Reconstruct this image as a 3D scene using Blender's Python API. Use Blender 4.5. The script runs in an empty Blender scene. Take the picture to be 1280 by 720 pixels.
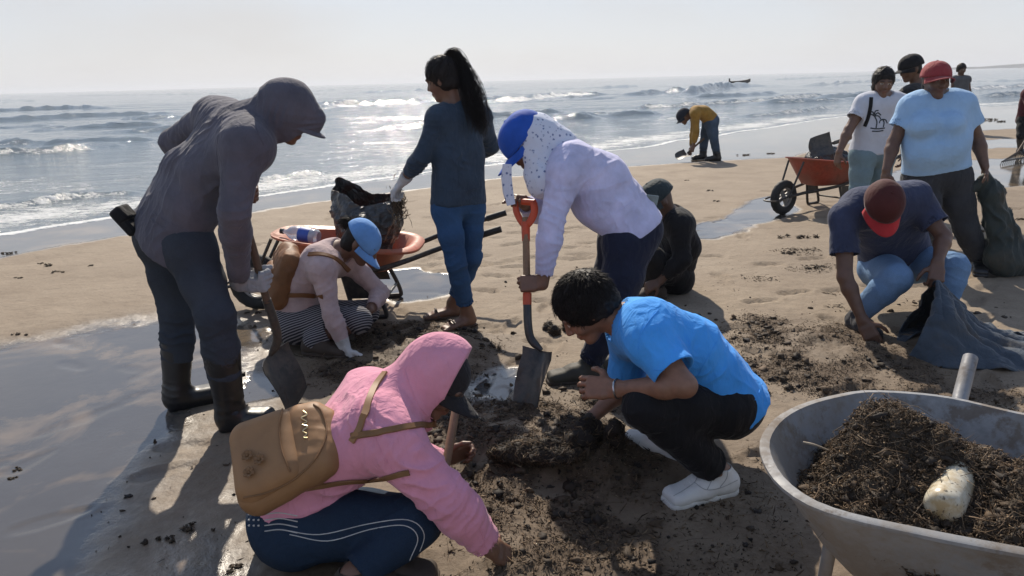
import bpy, bmesh, math, random
import numpy as np
from mathutils import Vector, Matrix
from mathutils.bvhtree import BVHTree

random.seed(7)
RNG = np.random.default_rng(7)
scene = bpy.context.scene
COL = scene.collection
V = lambda *a: np.array(a, dtype=float)

# ------------------------------------------------------------------ camera
F_PX, CAM_H = 960.0, 1.45
PITCH, ROLL = math.atan(260 / 960.0), math.radians(1.48)
_fw = V(0, math.cos(PITCH), -math.sin(PITCH)); _r = V(1, 0, 0); _u = V(0, math.sin(PITCH), math.cos(PITCH))
CR = math.cos(ROLL) * _r - math.sin(ROLL) * _u
CU = math.cos(ROLL) * _u + math.sin(ROLL) * _r
cam_data = bpy.data.cameras.new('camera'); cam = bpy.data.objects.new('camera', cam_data); COL.objects.link(cam)
m = Matrix.Identity(4)
for i in range(3):
    m[i][0], m[i][1], m[i][2] = CR[i], CU[i], -_fw[i]
m[2][3] = CAM_H
cam.matrix_world = m
cam_data.sensor_width = 36.0; cam_data.lens = 36.0 * F_PX / 1280.0
cam_data.clip_start = 0.05; cam_data.clip_end = 20000
scene.camera = cam

# ------------------------------------------------------------------ sky, sun, exposure
SUN_EL, SUN_AZ = math.radians(40), math.radians(-7)      # azimuth from +Y, negative = left
world = bpy.data.worlds.new('World'); scene.world = world; world.use_nodes = True
nt = world.node_tree; nt.nodes.clear()
sky = nt.nodes.new('ShaderNodeTexSky'); sky.sky_type = 'NISHITA'; sky.sun_disc = False
sky.sun_elevation = SUN_EL; sky.sun_rotation = SUN_AZ
sky.air_density = 1.0; sky.dust_density = 1.0; sky.ozone_density = 2.5; sky.altitude = 0
hz = nt.nodes.new('ShaderNodeMix'); hz.data_type = 'RGBA'
# white sea haze low down, a paler-to-deeper blue veil higher up
hr = nt.nodes.new('ShaderNodeValToRGB'); he_ = hr.color_ramp.elements; he_[0].position = .03; he_[0].color = (.93, .95, 1, 1); he_[1].position = .62; he_[1].color = (.34, .48, .78, 1)
_e = he_.new(.16); _e.color = (.80, .86, .98, 1); _e = he_.new(.34); _e.color = (.52, .68, .96, 1)
hs_ = nt.nodes.new('ShaderNodeVectorMath'); hs_.operation = 'SCALE'; hs_.inputs['Scale'].default_value = 7.0
nt.links.new(hr.outputs[0], hs_.inputs[0]); nt.links.new(hs_.outputs[0], hz.inputs[7])
tc = nt.nodes.new('ShaderNodeTexCoord'); sx = nt.nodes.new('ShaderNodeSeparateXYZ'); nt.links.new(tc.outputs['Generated'], sx.inputs[0]); nt.links.new(sx.outputs['Z'], hr.inputs[0])
mr = nt.nodes.new('ShaderNodeMapRange'); mr.inputs['From Min'].default_value = 0.0; mr.inputs['From Max'].default_value = 0.75
mr.inputs['To Min'].default_value = 0.90; mr.inputs['To Max'].default_value = 0.55; nt.links.new(sx.outputs['Z'], mr.inputs['Value'])
cm = nt.nodes.new('ShaderNodeMapping'); cm.inputs['Scale'].default_value = (1, 1, 2.6); nt.links.new(tc.outputs['Generated'], cm.inputs[0])
cn = nt.nodes.new('ShaderNodeTexNoise'); cn.inputs['Scale'].default_value = 3.0; cn.inputs['Detail'].default_value = 5; nt.links.new(cm.outputs[0], cn.inputs['Vector'])
cr = nt.nodes.new('ShaderNodeMapRange'); cr.inputs['From Min'].default_value = .48; cr.inputs['From Max'].default_value = .72; cr.inputs['To Max'].default_value = .0; nt.links.new(cn.outputs['Fac'], cr.inputs['Value'])
ad = nt.nodes.new('ShaderNodeMath'); ad.operation = 'ADD'; ad.use_clamp = True; nt.links.new(mr.outputs[0], ad.inputs[0]); ad.inputs[1].default_value = 0
nt.links.new(ad.outputs[0], hz.inputs[0])
c2 = nt.nodes.new('ShaderNodeMix'); c2.data_type = 'RGBA'; c2.inputs[7].default_value = (6.2, 5.9, 5.7, 1); cr.inputs['To Max'].default_value = .5   # thin cream cloud
bg = nt.nodes.new('ShaderNodeBackground'); bg.inputs[1].default_value = 0.1
wo = nt.nodes.new('ShaderNodeOutputWorld')
nt.links.new(sky.outputs[0], hz.inputs[6]); nt.links.new(hz.outputs[2], c2.inputs[6]); nt.links.new(cr.outputs[0], c2.inputs[0]); nt.links.new(c2.outputs[2], bg.inputs[0]); nt.links.new(bg.outputs[0], wo.inputs[0])
sd = bpy.data.lights.new('sun', 'SUN'); sd.energy = 5.0; sd.angle = math.radians(0.8); sd.color = (1, 0.9, 0.76)
sun = bpy.data.objects.new('sun', sd); COL.objects.link(sun)
_sdir = Vector((math.sin(SUN_AZ) * math.cos(SUN_EL), math.cos(SUN_AZ) * math.cos(SUN_EL), math.sin(SUN_EL)))
sun.rotation_euler = _sdir.to_track_quat('Z', 'Y').to_euler(); sun.location = _sdir * 30
scene.view_settings.view_transform = 'Standard'; scene.view_settings.look = 'None'
scene.view_settings.exposure = 0.18; scene.view_settings.gamma = 1.0; scene.view_settings.use_curve_mapping = False
scene.cycles.use_denoising = True
scene.cycles.max_bounces = 6; scene.cycles.transparent_max_bounces = 6
scene.cycles.sample_clamp_indirect = 4.0

# ------------------------------------------------------------------ pixels to places
def ray(px, py): return _fw + CR * ((px - 640) / F_PX) + CU * ((360 - py) / F_PX)
def G(px, py, z=0.0):                     # where the pixel's ray meets height z
    d = ray(px, py); return V(0, 0, CAM_H) + d * ((z - CAM_H) / d[2])
def P(px, py, y):                         # on the pixel's ray at ground distance y
    d = ray(px, py); return V(0, 0, CAM_H) + d * (y / d[1])

# ------------------------------------------------------------------ numpy noise
_HT = np.random.default_rng(3).random(65536).astype(np.float32)
def _hash(i, j, k): return _HT[((i * 73856093) ^ (j * 19349663) ^ (k * 83492791)) & 65535]
def vnoise(p):
    p = np.asarray(p, dtype=np.float64); f = np.floor(p); i = f.astype(np.int64); t = p - f; t = t * t * (3 - 2 * t)
    x, y, z = i[..., 0], i[..., 1], i[..., 2]; a, b, c = t[..., 0], t[..., 1], t[..., 2]
    def L(u, v, w): return u + (v - u) * w
    r = L(L(L(_hash(x, y, z), _hash(x + 1, y, z), a), L(_hash(x, y + 1, z), _hash(x + 1, y + 1, z), a), b),
          L(L(_hash(x, y, z + 1), _hash(x + 1, y, z + 1), a), L(_hash(x, y + 1, z + 1), _hash(x + 1, y + 1, z + 1), a), b), c)
    return r * 2 - 1
def fbm(p, n=3):
    p = np.asarray(p, float); s = 0; a = 1.0; q = p
    for _ in range(n):
        s = s + a * vnoise(q); q = q * 2.03 + 17.3; a *= 0.5
    return s / 1.75
def sstep(a, b, x):
    t = np.clip((x - a) / (b - a), 0, 1); return t * t * (3 - 2 * t)
def nrm(v):
    v = np.asarray(v, float); return v / max(1e-9, np.linalg.norm(v))
def lerp(a, b, t): return a + (b - a) * t

# ------------------------------------------------------------------ object helpers
def tag(o, label=None, cat=None, group=None, kind=None):
    if label: o['label'] = label
    if cat: o['category'] = cat
    if group: o['group'] = group
    if kind: o['kind'] = kind
    return o
def link(o, parent=None):
    COL.objects.link(o)
    if parent is not None:
        o.parent = parent
        o.matrix_parent_inverse = Matrix.Translation(-parent.location) if parent.type == 'EMPTY' else Matrix.Identity(4)
    return o
def empty(name, loc, label, cat, group=None):
    o = bpy.data.objects.new(name, None); o.empty_display_size = 0.1; COL.objects.link(o)
    o.location = [float(c) for c in loc]; tag(o, label, cat, group); return o
def mesh_np(name, v, f, mat, parent=None, smooth=True, attrs=None):
    """v (n,3), f (m,3|4) arrays in world space -> one mesh object"""
    v = np.asarray(v, np.float32); f = np.asarray(f, np.int32)
    me = bpy.data.meshes.new(name); n, k = f.shape
    me.vertices.add(len(v)); me.vertices.foreach_set('co', v.ravel())
    me.loops.add(n * k); me.loops.foreach_set('vertex_index', f.ravel())
    me.polygons.add(n); me.polygons.foreach_set('loop_start', np.arange(0, n * k, k, dtype=np.int32))
    me.polygons.foreach_set('loop_total', np.full(n, k, np.int32))
    me.polygons.foreach_set('use_smooth', np.full(n, bool(smooth)))
    for an, av in (attrs or {}).items():
        if av.ndim == 1:
            a = me.attributes.new(an, 'FLOAT', 'POINT'); a.data.foreach_set('value', av.astype(np.float32))
        else:
            a = me.attributes.new(an, 'FLOAT_COLOR', 'POINT')
            a.data.foreach_set('color', np.c_[av, np.ones(len(av))].astype(np.float32).ravel())
    me.update(); me.validate()
    if mat: me.materials.append(mat)
    return link(bpy.data.objects.new(name, me), parent)
def mesh_py(name, v, f, mat, parent=None, smooth=True):
    me = bpy.data.meshes.new(name); me.from_pydata([tuple(map(float, p)) for p in v], [], f)
    for p in me.polygons: p.use_smooth = smooth
    if mat: me.materials.append(mat)
    return link(bpy.data.objects.new(name, me), parent)
class MB:
    """collects simple shapes into one mesh"""
    def __init__(s): s.v = []; s.f = []
    def add(s, v, f):
        o = len(s.v); s.v += [tuple(map(float, p)) for p in v]; s.f += [tuple(i + o for i in q) for q in f]; return s
    def tube(s, pts, r, n=10, cap=True, flat=None):
        pts = [np.asarray(p, float) for p in pts]; rs = r if hasattr(r, '__len__') else [r] * len(pts)
        prev = None; v = []; f = []
        for i, p in enumerate(pts):
            t = nrm(pts[min(i + 1, len(pts) - 1)] - pts[max(i - 1, 0)])
            if prev is None:
                prev = nrm(np.cross(t, V(0, 0, 1) if abs(t[2]) < .9 else V(1, 0, 0)))
            a = nrm(prev - t * prev.dot(t)); b = np.cross(t, a); prev = a
            for k in range(n):
                an = 2 * math.pi * k / n
                v.append(p + rs[i] * (math.cos(an) * a + (flat or 1) * math.sin(an) * b))
        for i in range(len(pts) - 1):
            for k in range(n):
                f.append((i * n + k, i * n + (k + 1) % n, (i + 1) * n + (k + 1) % n, (i + 1) * n + k))
        if cap:
            f.append(tuple(range(n))[::-1]); f.append(tuple(range((len(pts) - 1) * n, len(pts) * n)))
        return s.add(v, f)
    def box(s, c, ax, hx):
        c = np.asarray(c, float); v = []
        for sx in (-1, 1):
            for sy in (-1, 1):
                for sz in (-1, 1): v.append(c + ax[0] * sx * hx[0] + ax[1] * sy * hx[1] + ax[2] * sz * hx[2])
        return s.add(v, [(0, 1, 3, 2), (4, 6, 7, 5), (0, 4, 5, 1), (2, 3, 7, 6), (0, 2, 6, 4), (1, 5, 7, 3)])
    def ribbon(s, pts, nor, w, th=0.004):
        """flat strap along pts with surface normals nor"""
        v = []; f = []; n = len(pts)
        for i in range(n):
            t = nrm(pts[min(i + 1, n - 1)] - pts[max(i - 1, 0)]); b = nrm(np.cross(nor[i], t)); nn = nrm(np.cross(t, b))
            ww = w[i] if hasattr(w, '__len__') else w
            for (sb, sn) in ((-1, 0), (-.8, 1), (.8, 1), (1, 0)): v.append(pts[i] + b * sb * ww + nn * th * sn)
        for i in range(n - 1):
            for k in range(4):
                f.append((i * 4 + k, i * 4 + (k + 1) % 4, (i + 1) * 4 + (k + 1) % 4, (i + 1) * 4 + k))
        f.append((3, 2, 1, 0)); f.append((4 * n - 4, 4 * n - 3, 4 * n - 2, 4 * n - 1)); return s.add(v, f)
    def loft(s, rings, closed=True, cap0=True, cap1=True):
        n = len(rings[0]); v = [p for r in rings for p in r]; f = []
        for i in range(len(rings) - 1):
            for k in range(n if closed else n - 1):
                f.append((i * n + k, i * n + (k + 1) % n, (i + 1) * n + (k + 1) % n, (i + 1) * n + k))
        if cap0: f.append(tuple(range(n))[::-1])
        if cap1: f.append(tuple(range((len(rings) - 1) * n, len(rings) * n)))
        return s.add(v, f)
    def build(s, name, mat, parent=None, smooth=True, sub=0, bevel=0):
        o = mesh_py(name, s.v, s.f, mat, parent, smooth)
        if bevel:
            b = o.modifiers.new('b', 'BEVEL'); b.width = bevel; b.segments = 2; b.limit_method = 'ANGLE'; b.angle_limit = math.radians(40)
        if sub:
            b = o.modifiers.new('s', 'SUBSURF'); b.levels = sub; b.render_levels = sub
        if smooth and not sub:
            try: o.data.set_sharp_from_angle(angle=math.radians(50))
            except Exception: pass
        return o
def spline(pts, n=8):
    """Catmull-Rom through pts"""
    p = [np.asarray(q, float) for q in pts]; p = [2 * p[0] - p[1]] + p + [2 * p[-1] - p[-2]]; out = []
    for i in range(1, len(p) - 2):
        for k in range(n):
            t = k / n
            out.append(.5 * (2 * p[i] + (p[i + 1] - p[i - 1]) * t + (2 * p[i - 1] - 5 * p[i] + 4 * p[i + 1] - p[i + 2]) * t * t
                             + (3 * p[i] - p[i - 1] - 3 * p[i + 1] + p[i + 2]) * t ** 3))
    out.append(p[-2]); return out
# ------------------------------------------------------------------ materials (all procedural)
def nmat(name):
    m = bpy.data.materials.new(name); m.use_nodes = True
    n = m.node_tree; b = n.nodes['Principled BSDF']; return m, n, b
def N(n, t, **kw):
    o = n.nodes.new(t)
    for k, v in kw.items(): setattr(o, k, v)
    return o
def noise(n, co, scale, detail=3, rough=.55, dist=0):
    o = N(n, 'ShaderNodeTexNoise'); o.inputs['Scale'].default_value = scale; o.inputs['Detail'].default_value = detail
    o.inputs['Roughness'].default_value = rough; o.inputs['Distortion'].default_value = dist
    if co is not None: n.links.new(co, o.inputs['Vector'])
    return o.outputs['Fac']
def ramp(n, fac, stops):
    r = N(n, 'ShaderNodeValToRGB'); e = r.color_ramp.elements
    while len(e) < len(stops): e.new(.5)
    for i, (p, c) in enumerate(stops):
        e[i].position = p; e[i].color = (c, c, c, 1) if not hasattr(c, '__len__') else (*c, 1)
    n.links.new(fac, r.inputs[0]); return r.outputs['Color']
def mixc(n, fac, a, b, mode='MIX'):
    o = N(n, 'ShaderNodeMix', data_type='RGBA', blend_type=mode)
    for s, v in ((0, fac), (6, a), (7, b)):
        if hasattr(v, 'links'): n.links.new(v, o.inputs[s])
        elif hasattr(v, '__len__'): o.inputs[s].default_value = (*v, 1)
        else: o.inputs[s].default_value = v
    return o.outputs[2]
def mth(n, op, a, b=None, c=None):
    o = N(n, 'ShaderNodeMath', operation=op)
    for i, v in enumerate((a, b, c)):
        if v is None: continue
        if hasattr(v, 'links'): n.links.new(v, o.inputs[i])
        else: o.inputs[i].default_value = v
    return o.outputs[0]
def bump(n, h, strength, dist, prev=None):
    o = N(n, 'ShaderNodeBump'); o.inputs['Strength'].default_value = strength; o.inputs['Distance'].default_value = dist
    n.links.new(h, o.inputs['Height'])
    if prev is not None: n.links.new(prev, o.inputs['Normal'])
    return o.outputs[0]
def objco(n): return N(n, 'ShaderNodeTexCoord').outputs['Object']
def attr(n, name): 
    a = N(n, 'ShaderNodeAttribute'); a.attribute_name = name; return a.outputs['Fac']

def cloth(name, c, rough=.85, var=.25, wr=.5, dirt=0.0, dirtc=(.10, .075, .05), sheen=.12, weave=900, stretch=(1, 1, .45)):
    m, n, b = nmat(name); co = objco(n)
    lo = tuple(x * (1 - var) for x in c); hi = tuple(min(1, x * (1 + var * .6)) for x in c)
    base = mixc(n, ramp(n, noise(n, co, 9, 5, .6), [(.3, 0.0), (.7, 1.0)]), lo, hi)
    if dirt: base = mixc(n, mth(n, 'MULTIPLY', ramp(n, noise(n, co, 6, 6, .65), [(.52, 0.0), (.68, 1.0)]), dirt), base, dirtc)
    n.links.new(base, b.inputs['Base Color']); b.inputs['Roughness'].default_value = rough
    b.inputs['Sheen Weight'].default_value = sheen; b.inputs['Sheen Roughness'].default_value = .4
    b.inputs['Specular IOR Level'].default_value = .25
    mp = N(n, 'ShaderNodeMapping'); mp.inputs['Scale'].default_value = stretch; n.links.new(co, mp.inputs[0])
    w = N(n, 'ShaderNodeTexNoise'); w.inputs['Scale'].default_value = 26; w.inputs['Detail'].default_value = 4; w.inputs['Distortion'].default_value = .8
    n.links.new(mp.outputs[0], w.inputs['Vector'])
    nb = bump(n, w.outputs['Fac'], min(1, wr * 1.5), .016)
    nb = bump(n, noise(n, co, weave, 1), .12, .001, nb)
    n.links.new(nb, b.inputs['Normal']); return m
def denim(name, c, fade=1.0):
    m, n, b = nmat(name); co = objco(n)
    big = ramp(n, noise(n, co, 5, 4, .55), [(.3, 0.0), (.75, 1.0)])
    base = mixc(n, big, tuple(x * .72 for x in c), tuple(min(1, x * (1 + .55 * fade)) for x in c))
    fine = noise(n, co, 420, 2)
    base = mixc(n, .35, base, ramp(n, fine, [(.3, tuple(x * .5 for x in c)), (.7, tuple(min(1, x * 1.7) for x in c))]))
    n.links.new(base, b.inputs['Base Color']); b.inputs['Roughness'].default_value = .9; b.inputs['Specular IOR Level'].default_value = .2
    w = noise(n, co, 22, 4, .5, 1.0)
    n.links.new(bump(n, fine, .25, .001, bump(n, w, .5, .012)), b.inputs['Normal']); return m
def plain(name, c, rough=.5, metal=0.0, var=.2, scale=14, bmp=.15, bd=.004, spec=.5, rvar=.15, coat=0):
    m, n, b = nmat(name); co = objco(n); f = noise(n, co, scale, 5, .6)
    base = mixc(n, ramp(n, f, [(.3, 0.0), (.7, 1.0)]), tuple(x * (1 - var) for x in c), tuple(min(1, x * (1 + var)) for x in c))
    n.links.new(base, b.inputs['Base Color']); b.inputs['Metallic'].default_value = metal; b.inputs['Specular IOR Level'].default_value = spec
    n.links.new(mth(n, 'MULTIPLY_ADD', f, rvar * 2, rough - rvar), b.inputs['Roughness'])
    b.inputs['Coat Weight'].default_value = coat
    if bmp: n.links.new(bump(n, noise(n, co, scale * 4, 4), bmp, bd), b.inputs['Normal'])
    return m
def painted(name, c, wear=(.09, .06, .045), amt=.5, mud=.6, rough=.45):
    """old paint or zinc with rust, scuffs and dried mud"""
    m, n, b = nmat(name); co = objco(n)
    f1 = noise(n, co, 7, 7, .68); f2 = noise(n, co, 30, 6, .7); f3 = noise(n, co, 3.2, 5, .6)
    base = mixc(n, ramp(n, f2, [(.35, 0.0), (.65, 1.0)]), tuple(x * .78 for x in c), tuple(min(1, x * 1.15) for x in c))
    wm = mth(n, 'MULTIPLY', ramp(n, f1, [(.56, 0.0), (.63, 1.0)]), amt)
    base = mixc(n, wm, base, wear)
    mm = mth(n, 'MULTIPLY', ramp(n, mth(n, 'ADD', mth(n, 'MULTIPLY', f3, .6), mth(n, 'MULTIPLY', f2, .4)), [(.46, 0.0), (.58, 1.0)]), mud)
    base = mixc(n, mm, base, (.16, .125, .09))
    n.links.new(base, b.inputs['Base Color'])
    n.links.new(mth(n, 'MINIMUM', mth(n, 'MULTIPLY_ADD', mth(n, 'ADD', wm, mm), .45, rough), .95), b.inputs['Roughness'])
    n.links.new(bump(n, f2, .25, .004, bump(n, f1, .2, .01)), b.inputs['Normal']); return m
def skin_mat():
    m, n, b = nmat('skin'); co = objco(n)
    a = N(n, 'ShaderNodeAttribute'); a.attribute_name = 'tone'
    f = noise(n, co, 30, 4)
    base = mixc(n, 1.0, a.outputs['Color'], ramp(n, f, [(.3, (.82, .80, .78)), (.7, (1.12, 1.08, 1.05))]), 'MULTIPLY')
    n.links.new(base, b.inputs['Base Color']); b.inputs['Roughness'].default_value = .48
    b.inputs['Subsurface Weight'].default_value = .08; b.inputs['Subsurface Radius'].default_value = (.012, .005, .003)
    n.links.new(bump(n, noise(n, co, 260, 3), .12, .002), b.inputs['Normal']); return m
def hair_mat(name, c=(.012, .009, .008)):
    m, n, b = nmat(name); b.inputs['Base Color'].default_value = (*c, 1); b.inputs['Roughness'].default_value = .58
    b.inputs['Specular IOR Level'].default_value = .22; return m
def plastic_bag(name, c, rough=.28):
    m, n, b = nmat(name); co = objco(n)
    f = noise(n, co, 12, 6, .6)
    n.links.new(mixc(n, f, tuple(x * .6 for x in c), tuple(x * 1.4 for x in c)), b.inputs['Base Color'])
    b.inputs['Roughness'].default_value = rough; b.inputs['Specular IOR Level'].default_value = .6
    n.links.new(bump(n, noise(n, co, 26, 5, .6, 1.4), .55, .02), b.inputs['Normal']); return m
def wood(name, c, scale=1.0):
    m, n, b = nmat(name); co = objco(n)
    f = noise(n, co, 40 * scale, 5, .6, 2.0)
    n.links.new(mixc(n, f, tuple(x * .55 for x in c), tuple(min(1, x * 1.35) for x in c)), b.inputs['Base Color'])
    b.inputs['Roughness'].default_value = .65; n.links.new(bump(n, f, .3, .002), b.inputs['Normal']); return m

M = {}
M['skin'] = skin_mat(); M['hair'] = hair_mat('black_hair')
# ------------------------------------------------------------------ implicit solids -> continuous meshes
BIG = 9.0
class Solid:
    def __init__(s): s.ops = []
    def cone(s, a, b, ra, rb, k=.02, sub=False):
        s.ops.append(('cone', V(*a), V(*b), ra, rb, k, sub)); return s
    def slab(s, a, b, ra, rb, wa, wb, lat, k=.03, lat2=None, sub=False):
        s.ops.append(('slab', V(*a), V(*b), ra, rb, wa, wb, nrm(lat), nrm(lat2 if lat2 is not None else lat), k, sub)); return s
    def ell(s, c, ax, r, k=.015, sub=False):
        s.ops.append(('ell', V(*c), [nrm(q) for q in ax], r, k, sub)); return s
    def cut(s, p, n, rad=9.0):
        """remove what lies beyond the plane, only near p"""
        s.ops.append(('cut', V(*p), nrm(n), rad)); return s
    def add(s, sol, k=.03):
        s.ops.append(('sol', sol, k, False)); return s
    def path(s, pts, rs, k=.02):
        for i in range(len(pts) - 1): s.cone(pts[i], pts[i + 1], rs[i], rs[i + 1], k)
        return s
    def bounds(s):
        lo = V(9e9, 9e9, 9e9); hi = -lo
        for o in s.ops:
            if o[0] == 'cut' or o[-1] is True: continue
            if o[0] == 'sol':
                a, b = o[1].bounds(); lo = np.minimum(lo, a); hi = np.maximum(hi, b); continue
            if o[0] == 'cone': r = max(o[3], o[4]); pts = (o[1], o[2])
            elif o[0] == 'slab': r = max(o[3], o[4]) + max(o[5], o[6]); pts = (o[1], o[2])
            else: r = max(o[3]); pts = (o[1],)
            for p in pts: lo = np.minimum(lo, p - r); hi = np.maximum(hi, p + r)
        return lo - .03, hi + .03
    def field(s, h, lo=None, n=None):
        if lo is None:
            lo, hi = s.bounds(); lo = lo - 2 * h; n = np.ceil((hi - lo) / h).astype(int) + 3
        D = np.full(n, BIG, np.float32); ax = [(lo[i] + h * np.arange(n[i])).astype(np.float32) for i in range(3)]
        for o in s.ops:
            if o[0] == 'sol':
                a, b = o[1].bounds(); a = a - o[2]; b = b + o[2]
                i0 = np.clip(np.floor((a - lo) / h).astype(int), 0, n - 1); i1 = np.clip(np.ceil((b - lo) / h).astype(int) + 1, 1, n)
                sl = tuple(slice(i0[i], i1[i]) for i in range(3)); d = o[1].field(h, lo + i0 * h, i1 - i0)[0]; cur = D[sl]
                hh = np.maximum(o[2] - np.abs(cur - d), 0) / o[2]; D[sl] = np.minimum(cur, d) - hh * hh * o[2] * .25; continue
            if o[0] == 'cut':
                c = o[1]; rad = o[3]; blo, bhi = c - rad, c + rad
            else:
                k = o[-2]
                if o[0] == 'cone': r = max(o[3], o[4]); pts = (o[1], o[2])
                elif o[0] == 'slab': r = max(o[3], o[4]) + max(o[5], o[6]); pts = (o[1], o[2])
                else: r = max(o[3]); pts = (o[1],)
                mg = r + k + 4 * h
                blo = np.min(pts, axis=0) - mg; bhi = np.max(pts, axis=0) + mg
            i0 = np.clip(np.floor((blo - lo) / h).astype(int), 0, n - 1); i1 = np.clip(np.ceil((bhi - lo) / h).astype(int) + 1, 1, n)
            if np.any(i1 <= i0): continue
            sl = tuple(slice(i0[i], i1[i]) for i in range(3))
            X = ax[0][sl[0]][:, None, None]; Y = ax[1][sl[1]][None, :, None]; Z = ax[2][sl[2]][None, None, :]
            cur = D[sl]
            if o[0] == 'cut':
                p, nn = o[1], o[2]
                d = (X - p[0]) * nn[0] + (Y - p[1]) * nn[1] + (Z - p[2]) * nn[2]
                if rad < 8:
                    q = (X - p[0]) ** 2 + (Y - p[1]) ** 2 + (Z - p[2]) ** 2
                    d = np.where(q < rad * rad, d, -BIG)
                D[sl] = np.maximum(cur, d.astype(np.float32)); continue
            if o[0] in ('cone', 'slab'):
                a, b = o[1], o[2]; ab = b - a; L2 = max(1e-9, ab.dot(ab))
                dx, dy, dz = X - a[0], Y - a[1], Z - a[2]
                t = np.clip((dx * ab[0] + dy * ab[1] + dz * ab[2]) / L2, 0, 1)
                dx = dx - t * ab[0]; dy = dy - t * ab[1]; dz = dz - t * ab[2]
                if o[0] == 'slab':
                    la, lb = o[7], o[8]
                    lx = la[0] + t * (lb[0] - la[0]); ly = la[1] + t * (lb[1] - la[1]); lz = la[2] + t * (lb[2] - la[2])
                    w = o[5] + t * (o[6] - o[5]); q = dx * lx + dy * ly + dz * lz; q = np.clip(q, -w, w)
                    dx = dx - q * lx; dy = dy - q * ly; dz = dz - q * lz
                d = np.sqrt(dx * dx + dy * dy + dz * dz) - (o[3] + t * (o[4] - o[3]))
            else:
                c, axs, r = o[1], o[2], o[3]; dx, dy, dz = X - c[0], Y - c[1], Z - c[2]; q = 0
                for e, rr in zip(axs, r): q = q + ((dx * e[0] + dy * e[1] + dz * e[2]) / rr) ** 2
                q = np.sqrt(q); d = (q - 1) * min(r) * np.where(q > 1, 1.0, 1.0)
            k = o[-2]
            if o[-1]:
                d = -d; hh = np.maximum(k - np.abs(cur - d), 0) / k if k > 0 else 0
                D[sl] = (np.maximum(cur, d) + hh * hh * k * .25)
            else:
                hh = np.maximum(k - np.abs(cur - d), 0) / k if k > 0 else 0
                D[sl] = (np.minimum(cur, d) - hh * hh * k * .25)
        return D, lo, h
    def polys(s, h):
        return surface_nets(*s.field(h))
_C = [(0, 0, 0), (1, 0, 0), (0, 1, 0), (1, 1, 0), (0, 0, 1), (1, 0, 1), (0, 1, 1), (1, 1, 1)]
def surface_nets(D, org, h):
    S = D < 0; s = S.astype(np.int8)
    cs = sum(s[a:s.shape[0] - 1 + a, b:s.shape[1] - 1 + b, c:s.shape[2] - 1 + c] for a, b, c in _C)
    act = (cs > 0) & (cs < 8); ii = np.argwhere(act); idx = np.full(act.shape, -1, np.int32); idx[act] = np.arange(len(ii))
    cd = [D[ii[:, 0] + a, ii[:, 1] + b, ii[:, 2] + c] for a, b, c in _C]
    acc = np.zeros((len(ii), 3)); cnt = np.zeros(len(ii))
    for i in range(8):
        for j in range(i + 1, 8):
            if sum(abs(_C[i][q] - _C[j][q]) for q in range(3)) != 1: continue
            m = (cd[i] < 0) != (cd[j] < 0); t = cd[i][m] / (cd[i][m] - cd[j][m])
            acc[m] += np.array(_C[i]) + (np.array(_C[j]) - np.array(_C[i])) * t[:, None]; cnt[m] += 1
    v = (ii + acc / cnt[:, None]) * h + org
    F = []
    for ax in range(3):
        u, w = (ax + 1) % 3, (ax + 2) % 3
        A = np.moveaxis(S, (ax, u, w), (0, 1, 2)); I = np.moveaxis(idx, (ax, u, w), (0, 1, 2))
        e = A[:-1, 1:-1, 1:-1] != A[1:, 1:-1, 1:-1]; g = np.argwhere(e); i, j, k = g[:, 0], g[:, 1] + 1, g[:, 2] + 1
        q = np.stack([I[i, j - 1, k - 1], I[i, j, k - 1], I[i, j, k], I[i, j - 1, k]], 1)
        inside = A[i, j, k]; q[~inside] = q[~inside][:, ::-1]; F.append(q)
    F = np.concatenate(F); F = F[(F >= 0).all(1)]
    return v, F
def vnormals(v, f):
    a, b, c, d = (v[f[:, i]] for i in range(4)); fn = np.cross(c - a, d - b); n = np.zeros_like(v)
    for k in range(3):
        for i in range(4): n[:, k] += np.bincount(f[:, i], fn[:, k], len(v))
    return n / np.maximum(1e-12, np.linalg.norm(n, axis=1))[:, None]
def relax(v, f, it=1, lam=.5):
    e = np.concatenate([f[:, [0, 1]], f[:, [1, 2]], f[:, [2, 3]], f[:, [3, 0]]])
    for _ in range(it):
        s = np.zeros_like(v); c = np.bincount(e[:, 0], minlength=len(v)) + np.bincount(e[:, 1], minlength=len(v))
        for k in range(3): s[:, k] = np.bincount(e[:, 0], v[e[:, 1], k], len(v)) + np.bincount(e[:, 1], v[e[:, 0], k], len(v))
        v = v + lam * (s / np.maximum(1, c)[:, None] - v)
    return v
def apply_folds(v, f, folds, amp=.003, scale=.11, seed=0):
    n = vnormals(v, f); q = v / scale + seed * 7.7; q = q + .7 * np.c_[vnoise(q * .6 + 3), vnoise(q * .6 + 13), vnoise(q * .6 + 23)]
    d = amp * (fbm(q, 3) + 1.1 * (.35 - np.abs(vnoise(q * V(.9, .9, .6) + 40))))
    wob = fbm(v / .13 + 31 + seed, 2)
    for (c, r, dr, wl, am) in folds:
        w = np.exp(-(np.linalg.norm(v - V(*c), axis=1) / r) ** 2)
        ph = ((v - V(*c)) @ nrm(dr)) / (wl * 1.3) + 1.5 * wob + 3.1 * seed
        s = 1 - np.abs(np.sin(math.pi * ph)); brk = np.clip(.55 + 1.1 * fbm(v / .09 + 11 + 5 * seed, 2), 0, 1.2)
        d += am * 1.15 * w * brk * (s ** 1.5 - .3)
    return v + n * d[:, None]
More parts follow.
